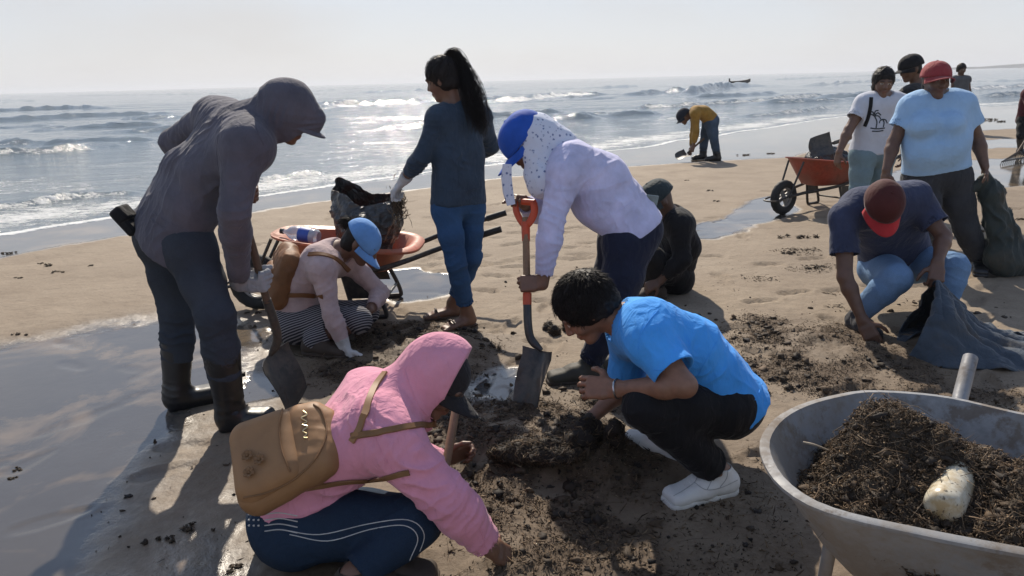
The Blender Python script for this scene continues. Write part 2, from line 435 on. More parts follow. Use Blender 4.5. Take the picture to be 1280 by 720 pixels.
def solid_obj(name, sol, h, mat, parent=None, folds=None, amp=0.0, scale=.11, seed=0, rlx=1, attrs=None, trif=None):
    v, f = sol.polys(h)
    if rlx: v = relax(v, f, rlx)
    if folds is not None or amp: v = apply_folds(v, f, folds or [], amp, scale, seed)
    if trif: v = trif(v, f)
    o = mesh_np(name, v, f, mat, parent, True, attrs(v) if attrs else None)
    o['_h'] = h; del o['_h']
    return o
def bvh_of(*objs):
    vs = []; fs = []
    for o in objs:
        me = o.data; off = len(vs); vs += [o_v.co.copy() for o_v in me.vertices]; fs += [[i + off for i in p.vertices] for p in me.polygons]
    return BVHTree.FromPolygons(vs, fs)
def trace(bvh, pix, off=.004, dens=6):
    """where lines of sight through pix meet a surface: points and normals lying on it"""
    pts, nor = [], []
    pp = spline([V(p[0], p[1], 0) for p in pix], dens)
    for q in pp:
        d = ray(q[0], q[1]); hit = bvh.ray_cast(Vector((0, 0, CAM_H)), Vector(d).normalized(), 30)
        if hit[0] is None: continue
        nn = np.array(hit[1]); nn = nn if nn.dot(d) < 0 else -nn
        pts.append(np.array(hit[0]) + nn * off); nor.append(nn)
    if len(nor) > 2:
        nor = [nrm(nor[max(0, i - 1)] + nor[i] + nor[min(len(nor) - 1, i + 1)]) for i in range(len(nor))]
    return pts, nor
# ------------------------------------------------------------------ people
def hand_prims(sol, W, d, n, t, hs=1.0, curl=(25, 35, 25), spread=.0, e=0.0, thumb=(.55, .75, .25), tcurl=35):
    """W wrist, d towards the knuckles, n out of the palm, t towards the thumb side"""
    d = nrm(d); n = nrm(n - d * np.dot(n, d)); t0 = np.cross(d, n); t = t0 if np.dot(t0, t) > 0 else -t0
    q = lambda x: x * hs
    sol.slab(W - d * q(.012), W + d * q(.035), q(.017) + e, q(.014) + e, q(.014), q(.024), t, k=.015)
    sol.slab(W + d * q(.035), W + d * q(.085), q(.014) + e, q(.0115) + e, q(.024), q(.030), t, k=.012)
    lens = (.070, .079, .074, .058); offs = (.030, .0105, -.010, -.029)
    for i in range(4):
        p = W + d * q(.090 - .004 * abs(i - 1)) + t * q(offs[i]); a = 0
        r = q(.0095 - .0007 * (i == 3)) + e; dirf = nrm(d + t * spread * (1.2 - i) * .5)
        for jn, (frac, cu) in enumerate(zip((.45, .30, .25), curl)):
            a += math.radians(cu * (1 + .12 * (i - 1)))
            dd = dirf * math.cos(a) + n * math.sin(a); p2 = p + dd * q(lens[i]) * frac
            sol.cone(p, p2, r, r * .9, k=.004); p = p2; r *= .9
    p = W + d * q(.022) + t * q(.022); dd = nrm(d * thumb[0] + t * thumb[1] + n * thumb[2]); r = q(.0125) + e
    for frac in (.042, .034, .026):
        p2 = p + dd * q(frac); sol.cone(p, p2, r, r * .86, k=.008); p = p2; r *= .86
        a = math.radians(tcurl); dd = nrm(dd * math.cos(a) + nrm(n * .6 + d * .8 - t * .3) * math.sin(a))
    return sol

def head_prims(sol, C, f, u, s=1.0, ears=True):
    f = nrm(f); u = nrm(u - f * np.dot(u, f)); l = np.cross(u, f); q = lambda a, b, c: C + (f * a + l * b + u * c) * s
    sol.ell(q(-.012, 0, .022), (f, l, u), (.100 * s, .077 * s, .098 * s), k=.02)
    sol.cone(q(.035, 0, -.02), q(.052, 0, -.078), .062 * s, .036 * s, k=.03)
    sol.ell(q(.070, 0, -.100), (f, l, u), (.022 * s, .022 * s, .016 * s), k=.02)       # chin
    for sg in (-1, 1):
        sol.ell(q(.066, sg * .040, -.032), (f, l, u), (.022 * s, .022 * s, .020 * s), k=.02)  # cheek
        sol.ell(q(.083, sg * .030, .026), (f, l, u), (.014 * s, .024 * s, .010 * s), k=.015)  # brow
        sol.ell(q(.097, sg * .031, .004), (f, l, u), (.016 * s, .017 * s, .011 * s), k=.010, sub=True)
        sol.ell(q(.080, sg * .031, .004), (f, l, u), (.013 * s, .014 * s, .012 * s), k=.003)  # eye
        if ears:
            sol.ell(q(-.008, sg * .078, -.008), (f, l, u), (.017 * s, .008 * s, .031 * s), k=.006)
    sol.cone(q(.090, 0, .015), q(.112, 0, -.026), .0085 * s, .0125 * s, k=.012)         # nose
    for sg in (-1, 1): sol.ell(q(.100, sg * .012, -.031), (f, l, u), (.012 * s, .008 * s, .008 * s), k=.006)
    sol.ell(q(.092, 0, -.058), (f, l, u), (.012 * s, .024 * s, .007 * s), k=.006)       # lips
    sol.ell(q(.090, 0, -.071), (f, l, u), (.012 * s, .020 * s, .008 * s), k=.006)
    return f, l, u

class Person:
    def __init__(s, label, J, tone=(.20, .105, .065), h=.006, girth=1.0, hf=(1, 0, -.4), hu=(0, 0, 1), hsc=1.0, group='people clearing the beach', gz=0.0):
        s.h = h; s.g = girth; s.tone = V(*tone); s.J = {}; s.group = group
        for k, p in J.items():
            s.J[k] = np.asarray(p, float) if isinstance(p, np.ndarray) else (G(p[0], p[1], gz) if len(p) == 2 else P(*p))
        for sd_ in 'NF':
            he, to = s.J['he' + sd_], s.J['to' + sd_]; fd = nrm((to - he) * V(1, 1, 0)); s.J['fd' + sd_] = fd
            if 'an' + sd_ not in s.J: s.J['an' + sd_] = he + fd * .05 + V(0, 0, .085)
        j = s.J
        s.latS = nrm(j['shF'] - j['shN']); s.latH = nrm(j['hiF'] - j['hiN'])
        s.wS = np.linalg.norm(j['shF'] - j['shN']) / 2; s.wH = np.linalg.norm(j['hiF'] - j['hiN']) / 2
        s.chest = lerp(j['neck'], j['mid'], .28)
        s.hf, s.hu, s.hs = nrm(hf), V(*hu), hsc
        s.hu = nrm(s.hu - s.hf * np.dot(s.hu, s.hf)); s.hl = np.cross(s.hu, s.hf)
        base = (j['heN'] + j['heF']) / 2
        s.root = empty('person', base, label, 'person', group)
        s.hands = []; s.label = label
        L = lambda a, b: np.linalg.norm(j[a] - j[b])
        print('%-34s torso %.2f sh %.2f ua %.2f/%.2f fa %.2f/%.2f th %.2f/%.2f shin %.2f/%.2f neck-head %.2f' % (label[:34], L('neck', 'mid') + L('mid', 'pel'), 2 * s.wS,
              L('shN', 'elN'), L('shF', 'elF'), L('elN', 'wrN'), L('elF', 'wrF'), L('hiN', 'knN'), L('hiF', 'knF'), L('knN', 'anN'), L('knF', 'anF'), L('neck', 'head')))
    def hp(s, a, b, c): return s.J['head'] + (s.hf * a + s.hl * b + s.hu * c) * s.hs
    def torso(s, o, e, top=1.0, hipd=0.0):
        j, g = s.J, s.g
        o.slab(s.chest, j['mid'], .098 * g + e, .094 * g + e, max(.02, s.wS - .075) * 1.0, .055 + .04 * (g - 1) + s.wH * .25, s.latS, k=.05, lat2=s.latH)
        o.slab(j['mid'], j['pel'], .094 * g + e, .104 * g + e, .055 + .04 * (g - 1) + s.wH * .25, s.wH * .75, s.latH, k=.05)
        up = lerp(j['neck'], s.chest, .25)
        for sd_ in 'NF':
            o.cone(lerp(j['neck'], s.chest, .1), j['sh' + sd_], .048 + e, .055 + e * .8, k=.05)
            o.cone(s.chest, j['sh' + sd_], .075 * g + e * .5, .060 + e * .8, k=.05)
    def arm(s, o, sd_, e, ee=None, frac=1.0):
        j = s.J; ee = e if ee is None else ee; g = .5 + .5 * s.g
        a, b, c = j['sh' + sd_], j['el' + sd_], j['wr' + sd_]
        m1 = lerp(a, b, .4); fm = lerp(b, c, .28)
        o.cone(a, m1, .054 * g + e, .049 * g + e, k=.03); o.cone(m1, b, .049 * g + e, .040 * g + e, k=.02)
        if frac > 0:
            o.cone(b, fm, .040 * g + e, .042 * g + e, k=.02); o.cone(fm, c, .042 * g + e, .027 * g + ee, k=.02)
    def leg(s, o, sd_, e, ek=None, ea=None, calf=1.0):
        j, g = s.J, s.g; ek = e if ek is None else ek; ea = ek if ea is None else ea
        a, b, c = j['hi' + sd_], j['kn' + sd_], j['an' + sd_]
        o.cone(a, lerp(a, b, .5), .092 * g + e, .078 * g + e, k=.04); o.cone(lerp(a, b, .5), b, .078 * g + e, .058 * (.4 + .6 * g) + ek, k=.03)
        cm = lerp(b, c, .33)
        o.cone(b, cm, .056 * (.4 + .6 * g) + ek, .056 * (.4 + .6 * g) + ek, k=.03); o.cone(cm, c, .056 * (.4 + .6 * g) + ek, .038 + ea, k=.02)
    def foot(s, o, sd_, e=0.0):
        j = s.J; he, fd = j['he' + sd_], j['fd' + sd_]; lat = np.cross(fd, V(0, 0, 1)); z = V(0, 0, 1)
        o.cone(j['an' + sd_], he + fd * .02 + z * .035, .040 + e, .034 + e, k=.03)
        o.slab(he + fd * .05 + z * .035, he + fd * .17 + z * .022, .032 + e, .020 + e, .010, .024, lat, k=.03)
        o.slab(he + fd * .16 + z * .02, he + fd * .215 + z * .016, .018 + e, .013 + e, .024, .022, lat, k=.012)
        if e == 0:
            for i in range(5):
                p = he + fd * (.212 - .007 * i) + lat * (-.030 + .0145 * i) + z * .014
                o.cone(p, p + fd * (.024 if i == 0 else .016), .0115 if i == 0 else .009, .0095 if i == 0 else .0075, k=.004)
    def grip(s, sd_, a, b, n, sgn=1, gap=.030, **kw):
        """close the hand round the bar a-b (middle), palm facing n; the wrist moves to suit"""
        ax = nrm(b - a); H = (a + b) / 2; n = nrm(V(*n) - ax * np.dot(V(*n), ax)); d = nrm(np.cross(ax, n)) * sgn
        hs = kw.get('hs', 1.0); s.J['wr' + sd_] = H - n * gap * hs - d * .075 * hs; kw.setdefault('curl', (62, 82, 52))
        return s.hand(sd_, d, n, -ax, thumb=(.75, .35, .55), tcurl=42, **kw)
    def hand(s, sd_, d, n, t, **kw): s.hands.append((sd_, d, n, t, kw)); return s
    def body(s, ears=True, feet=True):
        o = Solid(); j = s.J
        head_prims(o, j['head'], s.hf, s.hu, s.hs, ears)
        o.cone(s.hp(-.02, 0, -.045), lerp(j['neck'], s.chest, .15), .054 * s.hs, .062, k=.03)
        s.torso(o, -.006)
        for sd_ in 'NF':
            s.arm(o, sd_, -.002); s.leg(o, sd_, -.004)
            if feet: s.foot(o, sd_)
        for sd_, d, n, t, kw in s.hands:
            if kw.get('glove') is None:
                kk = {k: v for k, v in kw.items() if k != 'glove'}; hand_prims(o, j['wr' + sd_] + nrm(d) * .01, d, n, t, **kk)
        def tones(v):
            c = np.tile(s.tone, (len(v), 1)); q = (v - j['head']) / s.hs
            a, b, cc = q @ s.hf, q @ s.hl, q @ s.hu
            def blend(m, col): c[:] = c * (1 - m[:, None]) + V(*col) * m[:, None]
            lip = np.exp(-((b / .022) ** 2 + ((cc + .064) / .010) ** 2)) * (a > .07); blend(np.clip(lip, 0, 1) * .7, s.tone * V(1.05, .62, .62))
            for sg in (-1, 1):
                br = np.exp(-(((b - sg * .031) / .020) ** 4 + ((cc - .028 + abs(1) * 0) / .0055) ** 2)) * (a > .05); blend(np.clip(br * 1.2, 0, 1), (.012, .009, .008))
                ey = (((b - sg * .031) / .014) ** 2 + ((cc - .004) / .0065) ** 2 < 1) & (a > .06); blend(ey.astype(float), (.45, .43, .40))
                ir = (((b - sg * .031) / .0065) ** 2 + ((cc - .003) / .0065) ** 2 < 1) & (a > .06); blend(ir.astype(float), (.015, .009, .006))
            sc = np.clip(np.exp(-((a + .04) / .09) ** 2 - ((cc - .09) / .055) ** 2), 0, 1) * (np.abs(b) < .12); blend(sc * .9, (.015, .011, .009))
            return {'tone': c}
        s.body_o = solid_obj('body', o, s.h, M['skin'], s.root, rlx=1, attrs=tones)
        for sd_, d, n, t, kw in s.hands:
            if kw.get('glove') is not None:
                kk = {k: v for k, v in kw.items() if k != 'glove'}; g = Solid(); W = j['wr' + sd_]
                hand_prims(g, W + nrm(d) * .01, d, n, t, e=.003, **kk)
                ub = nrm(j['el' + sd_] - W); g.cone(W - nrm(d) * .005, W + ub * .055, .033, .041, k=.012); g.cut(W + ub * .05, ub, .08)
                solid_obj('glove', g, max(.0045, s.h * .8), kw['glove'], s.root, amp=.0015, scale=.02)
        return s
    def shirt(s, mat, name='shirt', e=.016, sleeve='long', hem=.12, extra=None, folds=(), amp=.004, eb=.012, cuff=.0, h=None, collar=.0, seed=1, sl_len=.62, belly=None, neck_cut=True):
        o = Solid(); T = Solid(); j = s.J; s.torso(T, e)
        dn = nrm(j['pel'] - j['mid']); hemc = j['pel'] + dn * (hem - .10)
        T.slab(lerp(j['mid'], j['pel'], .5), hemc + dn * .03, .100 * s.g + e, .106 * s.g + e * 1.2, s.wH * .6, s.wH * .85, s.latH, k=.04)
        if belly:
            for (c, r, k) in belly: T.ell(c, (nrm(np.cross(s.latH, dn)), s.latH, dn), r, k)
        T.cone(lerp(j['neck'], s.chest, .3), lerp(j['neck'], j['head'], .22), .062 + e * .7, .060 + e * .4 + collar, k=.03)
        if extra: extra(T)
        T.cut(hemc, dn, .7)
        up = nrm(j['head'] - j['neck'])
        if neck_cut:
            T.cut(lerp(j['neck'], j['head'], .16), up, .085)
        o.add(T)
        for sd_ in 'NF':
            A = Solid(); sh, el, wr = j['sh' + sd_], j['el' + sd_], j['wr' + sd_]
            if sleeve == 'long':
                s.arm(A, sd_, eb, eb * .7)
                dd = nrm(wr - el); A.cut(wr - dd * (.005 + cuff), dd, .10)
                A.cone(wr - dd * (.03 + cuff), wr + dd * .05, .030 * (.5 + .5 * s.g) + eb * .6, .030 * (.5 + .5 * s.g) + eb * .6, k=.004, sub=True)
            elif sleeve == 'short':
                dd = nrm(el - sh); end = lerp(sh, el, sl_len)
                gg = .5 + .5 * s.g
                A.cone(sh, end + dd * .02, .058 * gg + eb, .060 * gg + eb * 1.4, k=.03)
                A.cut(end - dd * .008, dd, .13)
                A.cone(end - dd * .03, end + dd * .05, .053 * gg + eb * 1.2, .056 * gg + eb * 1.2, k=.004, sub=True)
            o.add(A, .035)
        fl = list(folds); rr = np.random.default_rng(seed)
        if sleeve == 'long':
            for sd_ in 'NF':
                ax = nrm(j['wr' + sd_] - j['sh' + sd_]); fl.append((j['el' + sd_], .11, ax + .5 * s.latS * rr.normal(), .032, .009))
                fl.append((lerp(j['el' + sd_], j['wr' + sd_], .6), .10, ax + .3 * rr.normal(size=3), .03, .006))
                fl.append((lerp(j['sh' + sd_], j['el' + sd_], .25), .10, nrm(j['el' + sd_] - j['sh' + sd_]) + .6 * rr.normal(size=3), .04, .007))
        else:
            for sd_ in 'NF':
                fl.append((lerp(j['sh' + sd_], j['el' + sd_], .35), .10, nrm(np.cross(j['el' + sd_] - j['sh' + sd_], V(0, 1, 0.3))) + .3 * rr.normal(size=3), .045, .006))
        fl.append((lerp(j['mid'], j['pel'], .55), .16, nrm(j['pel'] - j['mid']) + .5 * rr.normal(size=3), .045, .008))
        fl.append((lerp(s.chest, j['mid'], .6), .18, nrm(s.latS + .8 * dn), .06, .006))
        return solid_obj(name, o, h or s.h, mat, s.root, folds=fl, amp=amp, seed=seed)
    def trousers(s, mat, name='trousers', e=.010, ek=.014, ea=.020, end=.96, waist=.10, extra=None, h=None, folds=(), amp=.003, seed=2, both=True):
        o = Solid(); j = s.J; up = nrm(j['mid'] - j['pel'])
        o.slab(j['pel'] + up * waist, j['pel'], .098 * s.g + e, .106 * s.g + e, s.wH * .62, s.wH * .8, s.latH, k=.04)
        fl = list(folds); rr = np.random.default_rng(seed)
        if extra: extra(o)
        o.cut(j['pel'] + up * waist, up, .3)
        for sd_ in 'NF':
            hi, kn, an = j['hi' + sd_], j['kn' + sd_], j['an' + sd_]; A = Solid()
            A.cone(j['pel'], hi, .100 * s.g + e, .100 * s.g + e, k=.04)
            s.leg(A, sd_, e, ek, ea)
            dd = nrm(an - kn); th = nrm(hi - kn)
            S2 = Solid(); g_ = .4 + .6 * s.g; cm = lerp(kn, an, .33)
            A.ops = A.ops[:3]
            if end > .05:
                S2.cone(kn, cm, .056 * g_ + ek, .056 * g_ + ek, k=.03); S2.cone(cm, an, .056 * g_ + ek, .038 + ea, k=.02); S2.cut(lerp(kn, an, end), dd, .16)
                S2.cone(lerp(kn, an, end) - dd * .03, lerp(kn, an, end) + dd * .05, .034 + ea, .034 + ea, k=.004, sub=True)
                A.add(S2, .03)
            o.add(A, .03)
            fl.append((kn, .12, nrm(an - hi) + .4 * rr.normal(size=3), .04, .008))
            fl.append((lerp(hi, kn, .12), .13, nrm(kn - hi) + .5 * rr.normal(size=3), .045, .008))
            fl.append((lerp(kn, an, .85), .10, dd + .3 * rr.normal(size=3), .03, .007))
        return solid_obj(name, o, h or s.h, mat, s.root, folds=fl, amp=amp, seed=seed)
    def boots(s, mat, height=.30):
        j = s.J
        for sd_ in 'NF':
            o = Solid(); he, fd = j['he' + sd_], j['fd' + sd_]; z = V(0, 0, 1); lat = np.cross(fd, z)
            ax = nrm(j['kn' + sd_] - j['an' + sd_]); top = j['an' + sd_] + ax * height
            o.cone(j['an' + sd_], top, .058, .078, k=.02); o.cone(he + fd * .035 + z * .05, j['an' + sd_], .052, .056, k=.03)
            o.slab(he + fd * .05 + z * .045, he + fd * .20 + z * .04, .045, .038, .012, .022, lat, k=.03)
            o.slab(he + fd * .02 + z * .012, he + fd * .235 + z * .012, .022, .022, .022, .030, lat, k=.006)
            o.cut(he + z * .0, -z, .5); o.cut(top - ax * .01, ax, .14)
            o.cone(top - ax * .03, top + ax * .05, .070, .075, k=.004, sub=True)
            solid_obj('boot', o, .006, mat, s.root, folds=[(j['an' + sd_] + ax * .04, .08, ax, .035, .006)], amp=.003)
    def shoes(s, mat, sole_mat=None, which='NF', sc=1.0, h=.0055, high=.0):
        j = s.J; z = V(0, 0, 1)
        for sd_ in which:
            he, fd = j['he' + sd_], j['fd' + sd_]; lat = np.cross(fd, z)
            o = Solid()
            o.cone(he + fd * .02 + z * .055, he + fd * .05 + z * .095, .040, .046, k=.02)
            o.slab(he + fd * .02 + z * .045, he + fd * .13 + z * .05, .038, .038, .010, .014, lat, k=.03)
            o.slab(he + fd * .12 + z * .048, he + fd * .232 * sc + z * .034, .034, .026, .016, .026, lat, k=.025)
            o.cone(he + fd * .045 + z * .10, he + fd * .045 + z * .16, .034, .038, k=.004, sub=True)
            o.cut(he + z * .115, z, .12)
            o.cut(he + z * .014, -z, .5)
            up = s.shoe_o = solid_obj('shoe', o, h, mat, s.root, amp=.002, scale=.03, folds=[(he + fd * .17 + z * .06, .04, fd, .014, .003)])
            sl = Solid(); sl.slab(he + z * .013 + fd * .012, he + fd * .11 + z * .013, .036, .034, .010, .012, lat, k=.01)
            sl.slab(he + z * .013 + fd * .11, he + fd * .238 * sc + z * .013, .034, .027, .012, .024, lat, k=.01)
            sl.cut(he, -z, .5); sl.cut(he + z * .027, z, .5)
            solid_obj('sole', sl, h, sole_mat or mat, up)
    def cap(s, mat, brim_mat=None, size=1.0, tilt=0.0, brim_len=.075, under=None, button=True, ofs=0.0):
        """six-panel cap with a curved peak in the head's own frame"""
        f, l, u = s.hf, s.hl, s.hu; ca, sa = math.cos(tilt), math.sin(tilt)
        f, u = f * ca + u * sa, u * ca - f * sa
        C = s.J['head'] + (s.hf * -.012 + s.hu * (.030 + ofs)) * s.hs; a, b, c = .112 * s.hs * size, .091 * s.hs * size, .105 * s.hs * size
        nu, nv = 48, 14; v = []; fc = []
        for i in range(nv + 1):
            ph = (math.pi / 2) * i / nv; 
            for k in range(nu):
                th = 2 * math.pi * k / nu
                seam = 1 - .012 * math.exp(-((((k / nu * 6) % 1) - .5) / .07) ** 2)
                r = max(.012, math.cos(ph) ** .85) * seam; zz = math.sin(ph) ** .9
                v.append(C + (f * math.cos(th) * a + l * math.sin(th) * b) * r + u * (zz * c - .012 * s.hs))
        for i in range(nv):
            for k in range(nu): fc.append((i * nu + k, i * nu + (k + 1) % nu, (i + 1) * nu + (k + 1) % nu, (i + 1) * nu + k))
        fc.append(tuple(range(nv * nu, nv * nu + nu)))
        dome = mesh_py('cap', v, fc, mat, s.root); so = dome.modifiers.new('t', 'SOLIDIFY'); so.thickness = .004; so.offset = 1
        n1, n2 = 20, 7; v = []; fc = []
        for i in range(n2 + 1):
            t = i / n2
            for k in range(n1 + 1):
                an = (k / n1 - .5) * 2 * math.radians(74)
                rr = 1 + t * brim_len / .112 * (math.cos(an * 1.05) ** .7 if abs(an) < 1.45 else 0)
                droop = -.030 * (math.sin(an) ** 2) * (.25 + t) - .012 * t
                v.append(C + (f * math.cos(an) * a * rr + l * math.sin(an) * b * (1 + .10 * t * math.cos(an))) + u * (droop - .010) * s.hs)
        for i in range(n2):
            for k in range(n1): fc.append((i * (n1 + 1) + k, i * (n1 + 1) + k + 1, (i + 1) * (n1 + 1) + k + 1, (i + 1) * (n1 + 1) + k))
        br = mesh_py('peak', v, fc, brim_mat or mat, dome); so = br.modifiers.new('t', 'SOLIDIFY'); so.thickness = .005; so.offset = 0
        if button:
            bb = MB(); bb.tube([C + u * (c - .014), C + u * (c - .004)], [.010, .006], 10); bb.build('button', mat, dome)
        s.cap_frame = (C, f, l, u, a, b, c); return dome
    def hair_cap(s, mat=None, thick=.012, back=.0, under=False, front=.02, seed=0, strands=900, length=.05, low=-.06, fringe=True, flare=.3):
        """a shell of hair over the skull plus many fine strands lying along it"""
        if under: thick = .0; strands = 0
        mat = mat or M['hair']; o = Solid(); f, l, u = s.hf, s.hl, s.hu; hs = s.hs
        o.ell(s.hp(-.016, 0, .028), (f, l, u), ((.102 + thick) * hs, (.079 + thick) * hs, (.097 + thick) * hs), k=.02)
        o.ell(s.hp(-.045, 0, -.02 + low * .4), (f, l, u), ((.060 + thick) * hs, (.066 + thick) * hs, .06 * hs), k=.03)
        o.cut(s.hp(.055 + front, 0, .03), nrm(f * 1.0 - u * .9), .14)
        o.cut(s.hp(-.02, 0, low), -u + f * .2, .2)
        if under: o.cut(s.hp(0, 0, .055), u, .3)
        ob = solid_obj('hair', o, min(.006, s.h), mat, s.root, amp=.002 if under else .006, scale=.018, seed=seed)
        rg = np.random.default_rng(seed + 5); mb_v = []; mb_f = []
        c0 = s.hp(-.016, 0, .028); crown = nrm(u * .8 - f * .6)
        for q in range(strands):
            dv = rg.normal(size=3); dv = nrm(dv)
            a_, b_, c_ = dv @ f, dv @ l, dv @ u
            if c_ < -.25 and a_ > -.3 or a_ > .75 and c_ < .5: continue
            ax = V(a_, b_, c_) * V(.102 + thick, .079 + thick, .097 + thick) * hs
            p = c0 + f * ax[0] + l * ax[1] + u * ax[2]; nn = dv
            tdir = nrm(dv - crown * 1.4); tdir = tdir + .22 * rg.normal(size=3); tdir = nrm(tdir - nn * (tdir @ nn))
            ln = length * rg.uniform(.6, 1.3) * hs; sidev = nrm(np.cross(tdir, nn)); w = .0013 * hs * rg.uniform(.7, 1.5)
            pts = [p - nn * .004, p + tdir * ln * .5 + nn * .005 * rg.uniform(-.3, 1.2), p + tdir * ln - nn * (ln * ln / .2) * rg.uniform(flare, 1.2)]
            b0 = len(mb_v)
            for i, pp in enumerate(pts):
                ww = w * (1, .9, .15)[i]; mb_v += [pp - sidev * ww, pp + sidev * ww, pp + nn * ww * 1.2]
            for i in range(2):
                for k in range(3): mb_f.append((b0 + i * 3 + k, b0 + i * 3 + (k + 1) % 3, b0 + i * 3 + 3 + (k + 1) % 3, b0 + i * 3 + 3 + k))
        if mb_v: tag(mesh_np('hair_strands', np.array(mb_v), np.array(mb_f), mat, ob, True), kind='stuff')
        return ob
def lock(name, mat, parent, guide, r, n=220, seed=0, w=.0016, taper=.55, wav=.006):
    """a lock of hair: many thin strands following a guide curve"""
    g = spline(guide, 7); rg = np.random.default_rng(seed); v = []; f = []; m = len(g)
    fr = []; prev = None
    for i in range(m):
        t = nrm(g[min(i + 1, m - 1)] - g[max(0, i - 1)]); 
        if prev is None: prev = nrm(np.cross(t, V(.3, .9, .1)))
        a = nrm(prev - t * prev.dot(t)); fr.append((a, np.cross(t, a))); prev = a
    for q in range(n):
        an = rg.uniform(0, 2 * math.pi); rr = math.sqrt(rg.uniform(0, 1)); end = int(m * rg.uniform(.72, 1.0)); ph = rg.uniform(0, 6.3); b0 = len(v)
        for i in range(end):
            t = i / (m - 1); R_ = (r[min(len(r) - 1, int(t * (len(r) - 1)))] * (1 - (t * (len(r) - 1)) % 1) + r[min(len(r) - 1, int(t * (len(r) - 1)) + 1)] * ((t * (len(r) - 1)) % 1))
            a, b = fr[i]; c = g[i] + (a * math.cos(an) + b * math.sin(an)) * rr * R_ + a * wav * math.sin(ph + 5 * t)
            ww = w * (1 - taper * t) * (1 if i < end - 1 else .2)
            v += [c - a * ww, c + a * ww * .5 + b * ww, c + a * ww * .5 - b * ww]
        for i in range(end - 1):
            for k in range(3): f.append((b0 + i * 3 + k, b0 + i * 3 + (k + 1) % 3, b0 + i * 3 + 3 + (k + 1) % 3, b0 + i * 3 + 3 + k))
    return tag(mesh_np(name, np.array(v), np.array(f), mat, parent, True), kind='stuff')
# ------------------------------------------------------------------ beach and sea
SHORE = np.array([G(*p)[:2] for p in [(-420, 350), (-160, 310), (0, 289), (180, 262), (340, 240), (480, 222), (640, 201), (800, 182), (930, 163), (1030, 147), (1150, 137), (1280, 129)]])
_d = SHORE[-1] - SHORE[-3]; _d = _d / np.linalg.norm(_d)
SHORE = np.vstack([SHORE[0] - (SHORE[2] - SHORE[0]) * 40, SHORE, SHORE[-1] + _d * 60, SHORE[-1] + _d * 4000])
def seg_sd(xy, poly, closed=True):
    """distance to a polyline and side / inside sign"""
    n = len(poly); best = np.full(len(xy), 1e18); inside = np.zeros(len(xy), bool); side = np.zeros(len(xy))
    for i in range(n if closed else n - 1):
        a, b = poly[i], poly[(i + 1) % n]; e = b - a; w = xy - a; t = np.clip((w @ e) / (e @ e), 0, 1)
        d = ((w - t[:, None] * e) ** 2).sum(1); cr = e[0] * w[:, 1] - e[1] * w[:, 0]
        m_ = d < best; best[m_] = d[m_]; side[m_] = np.sign(cr[m_])
        c1 = (a[1] <= xy[:, 1]) & (b[1] > xy[:, 1]) & (cr > 0); c2 = (a[1] > xy[:, 1]) & (b[1] <= xy[:, 1]) & (cr < 0)
        inside ^= (c1 | c2)
    return np.sqrt(best), inside, side
def shore_s(xy):
    d, _, sd_ = seg_sd(xy, SHORE, False); return d * sd_            # positive towards the sea
def pixpoly(pts): return np.array([G(*p)[:2] for p in pts])
def soft(xy, poly, w):
    d, ins, _ = seg_sd(xy, poly); return sstep(-w, w, np.where(ins, d, -d))
def blob(xy, px, py, r, asp=1.0):
    c = G(px, py)[:2]; q = xy - c; return np.exp(-((q[:, 0] / (r * asp)) ** 2 + (q[:, 1] / r) ** 2))
WET_BAND = np.vstack([pixpoly([(-300, 375), (-100, 338), (0, 320), (90, 303), (180, 288), (340, 258), (480, 240), (640, 219), (760, 209), (860, 203), (985, 197), (1050, 181), (1120, 168), (1290, 160), (1400, 158)]), [[60, 40], [-200, 400], [-300, 0]]])
PUD_LEFT = pixpoly([(-260, 480), (-60, 438), (70, 420), (130, 405), (215, 398), (300, 402), (345, 412), (330, 450), (322, 500), (300, 560), (290, 640), (330, 760), (260, 900), (-500, 900)])
SUNLIT_IN = pixpoly([(90, 730), (120, 640), (180, 570), (260, 500), (305, 470), (318, 520), (300, 600), (250, 650), (205, 730)])  # sunlit strip between shadows, painted in as paler, less wet sand
PUDS = [pixpoly(p) for p in (
    [(452, 372), (470, 342), (520, 336), (575, 345), (560, 366), (505, 378)],
    [(845, 296), (870, 280), (905, 272), (950, 246), (985, 243), (1000, 262), (940, 284), (890, 299)],
    [(1095, 222), (1160, 203), (1300, 196), (1320, 226), (1230, 238), (1150, 232)],
    [(1120, 180), (1300, 172), (1320, 182), (1140, 190)],
    [(585, 480), (610, 462), (648, 452), (655, 470), (640, 505), (600, 520), (575, 505)],
    [(345, 440), (370, 415), (400, 410), (420, 425), (395, 445)],
    [(300, 480), (322, 462), (355, 470), (350, 500), (315, 505)])]
DEB = [(pixpoly(p), a) for p, a in (
    ([(520, 470), (575, 505), (640, 500), (700, 500), (760, 520), (830, 575), (800, 640), (860, 740), (520, 760), (560, 650), (540, 560)], 1.0),
    ([(395, 420), (470, 400), (560, 408), (620, 432), (600, 470), (560, 490), (470, 500), (395, 480)], 1.0),
    ([(700, 470), (760, 470), (800, 520), (740, 540), (690, 510)], .8),
    ([(820, 640), (960, 560), (1010, 690), (1010, 760), (860, 760)], .35),
    ([(890, 440), (945, 395), (1060, 405), (1110, 425), (1190, 470), (1290, 490), (1290, 540), (1060, 500), (965, 490)], .75),
    ([(940, 430), (990, 405), (1050, 410), (1080, 440), (1020, 460)], .9),
    ([(290, 640), (345, 640), (365, 690), (300, 700)], .12))]
def dn_noise(xy, s, seed=0): return fbm(np.c_[xy / s, np.full(len(xy), 3.3 + seed)], 4)
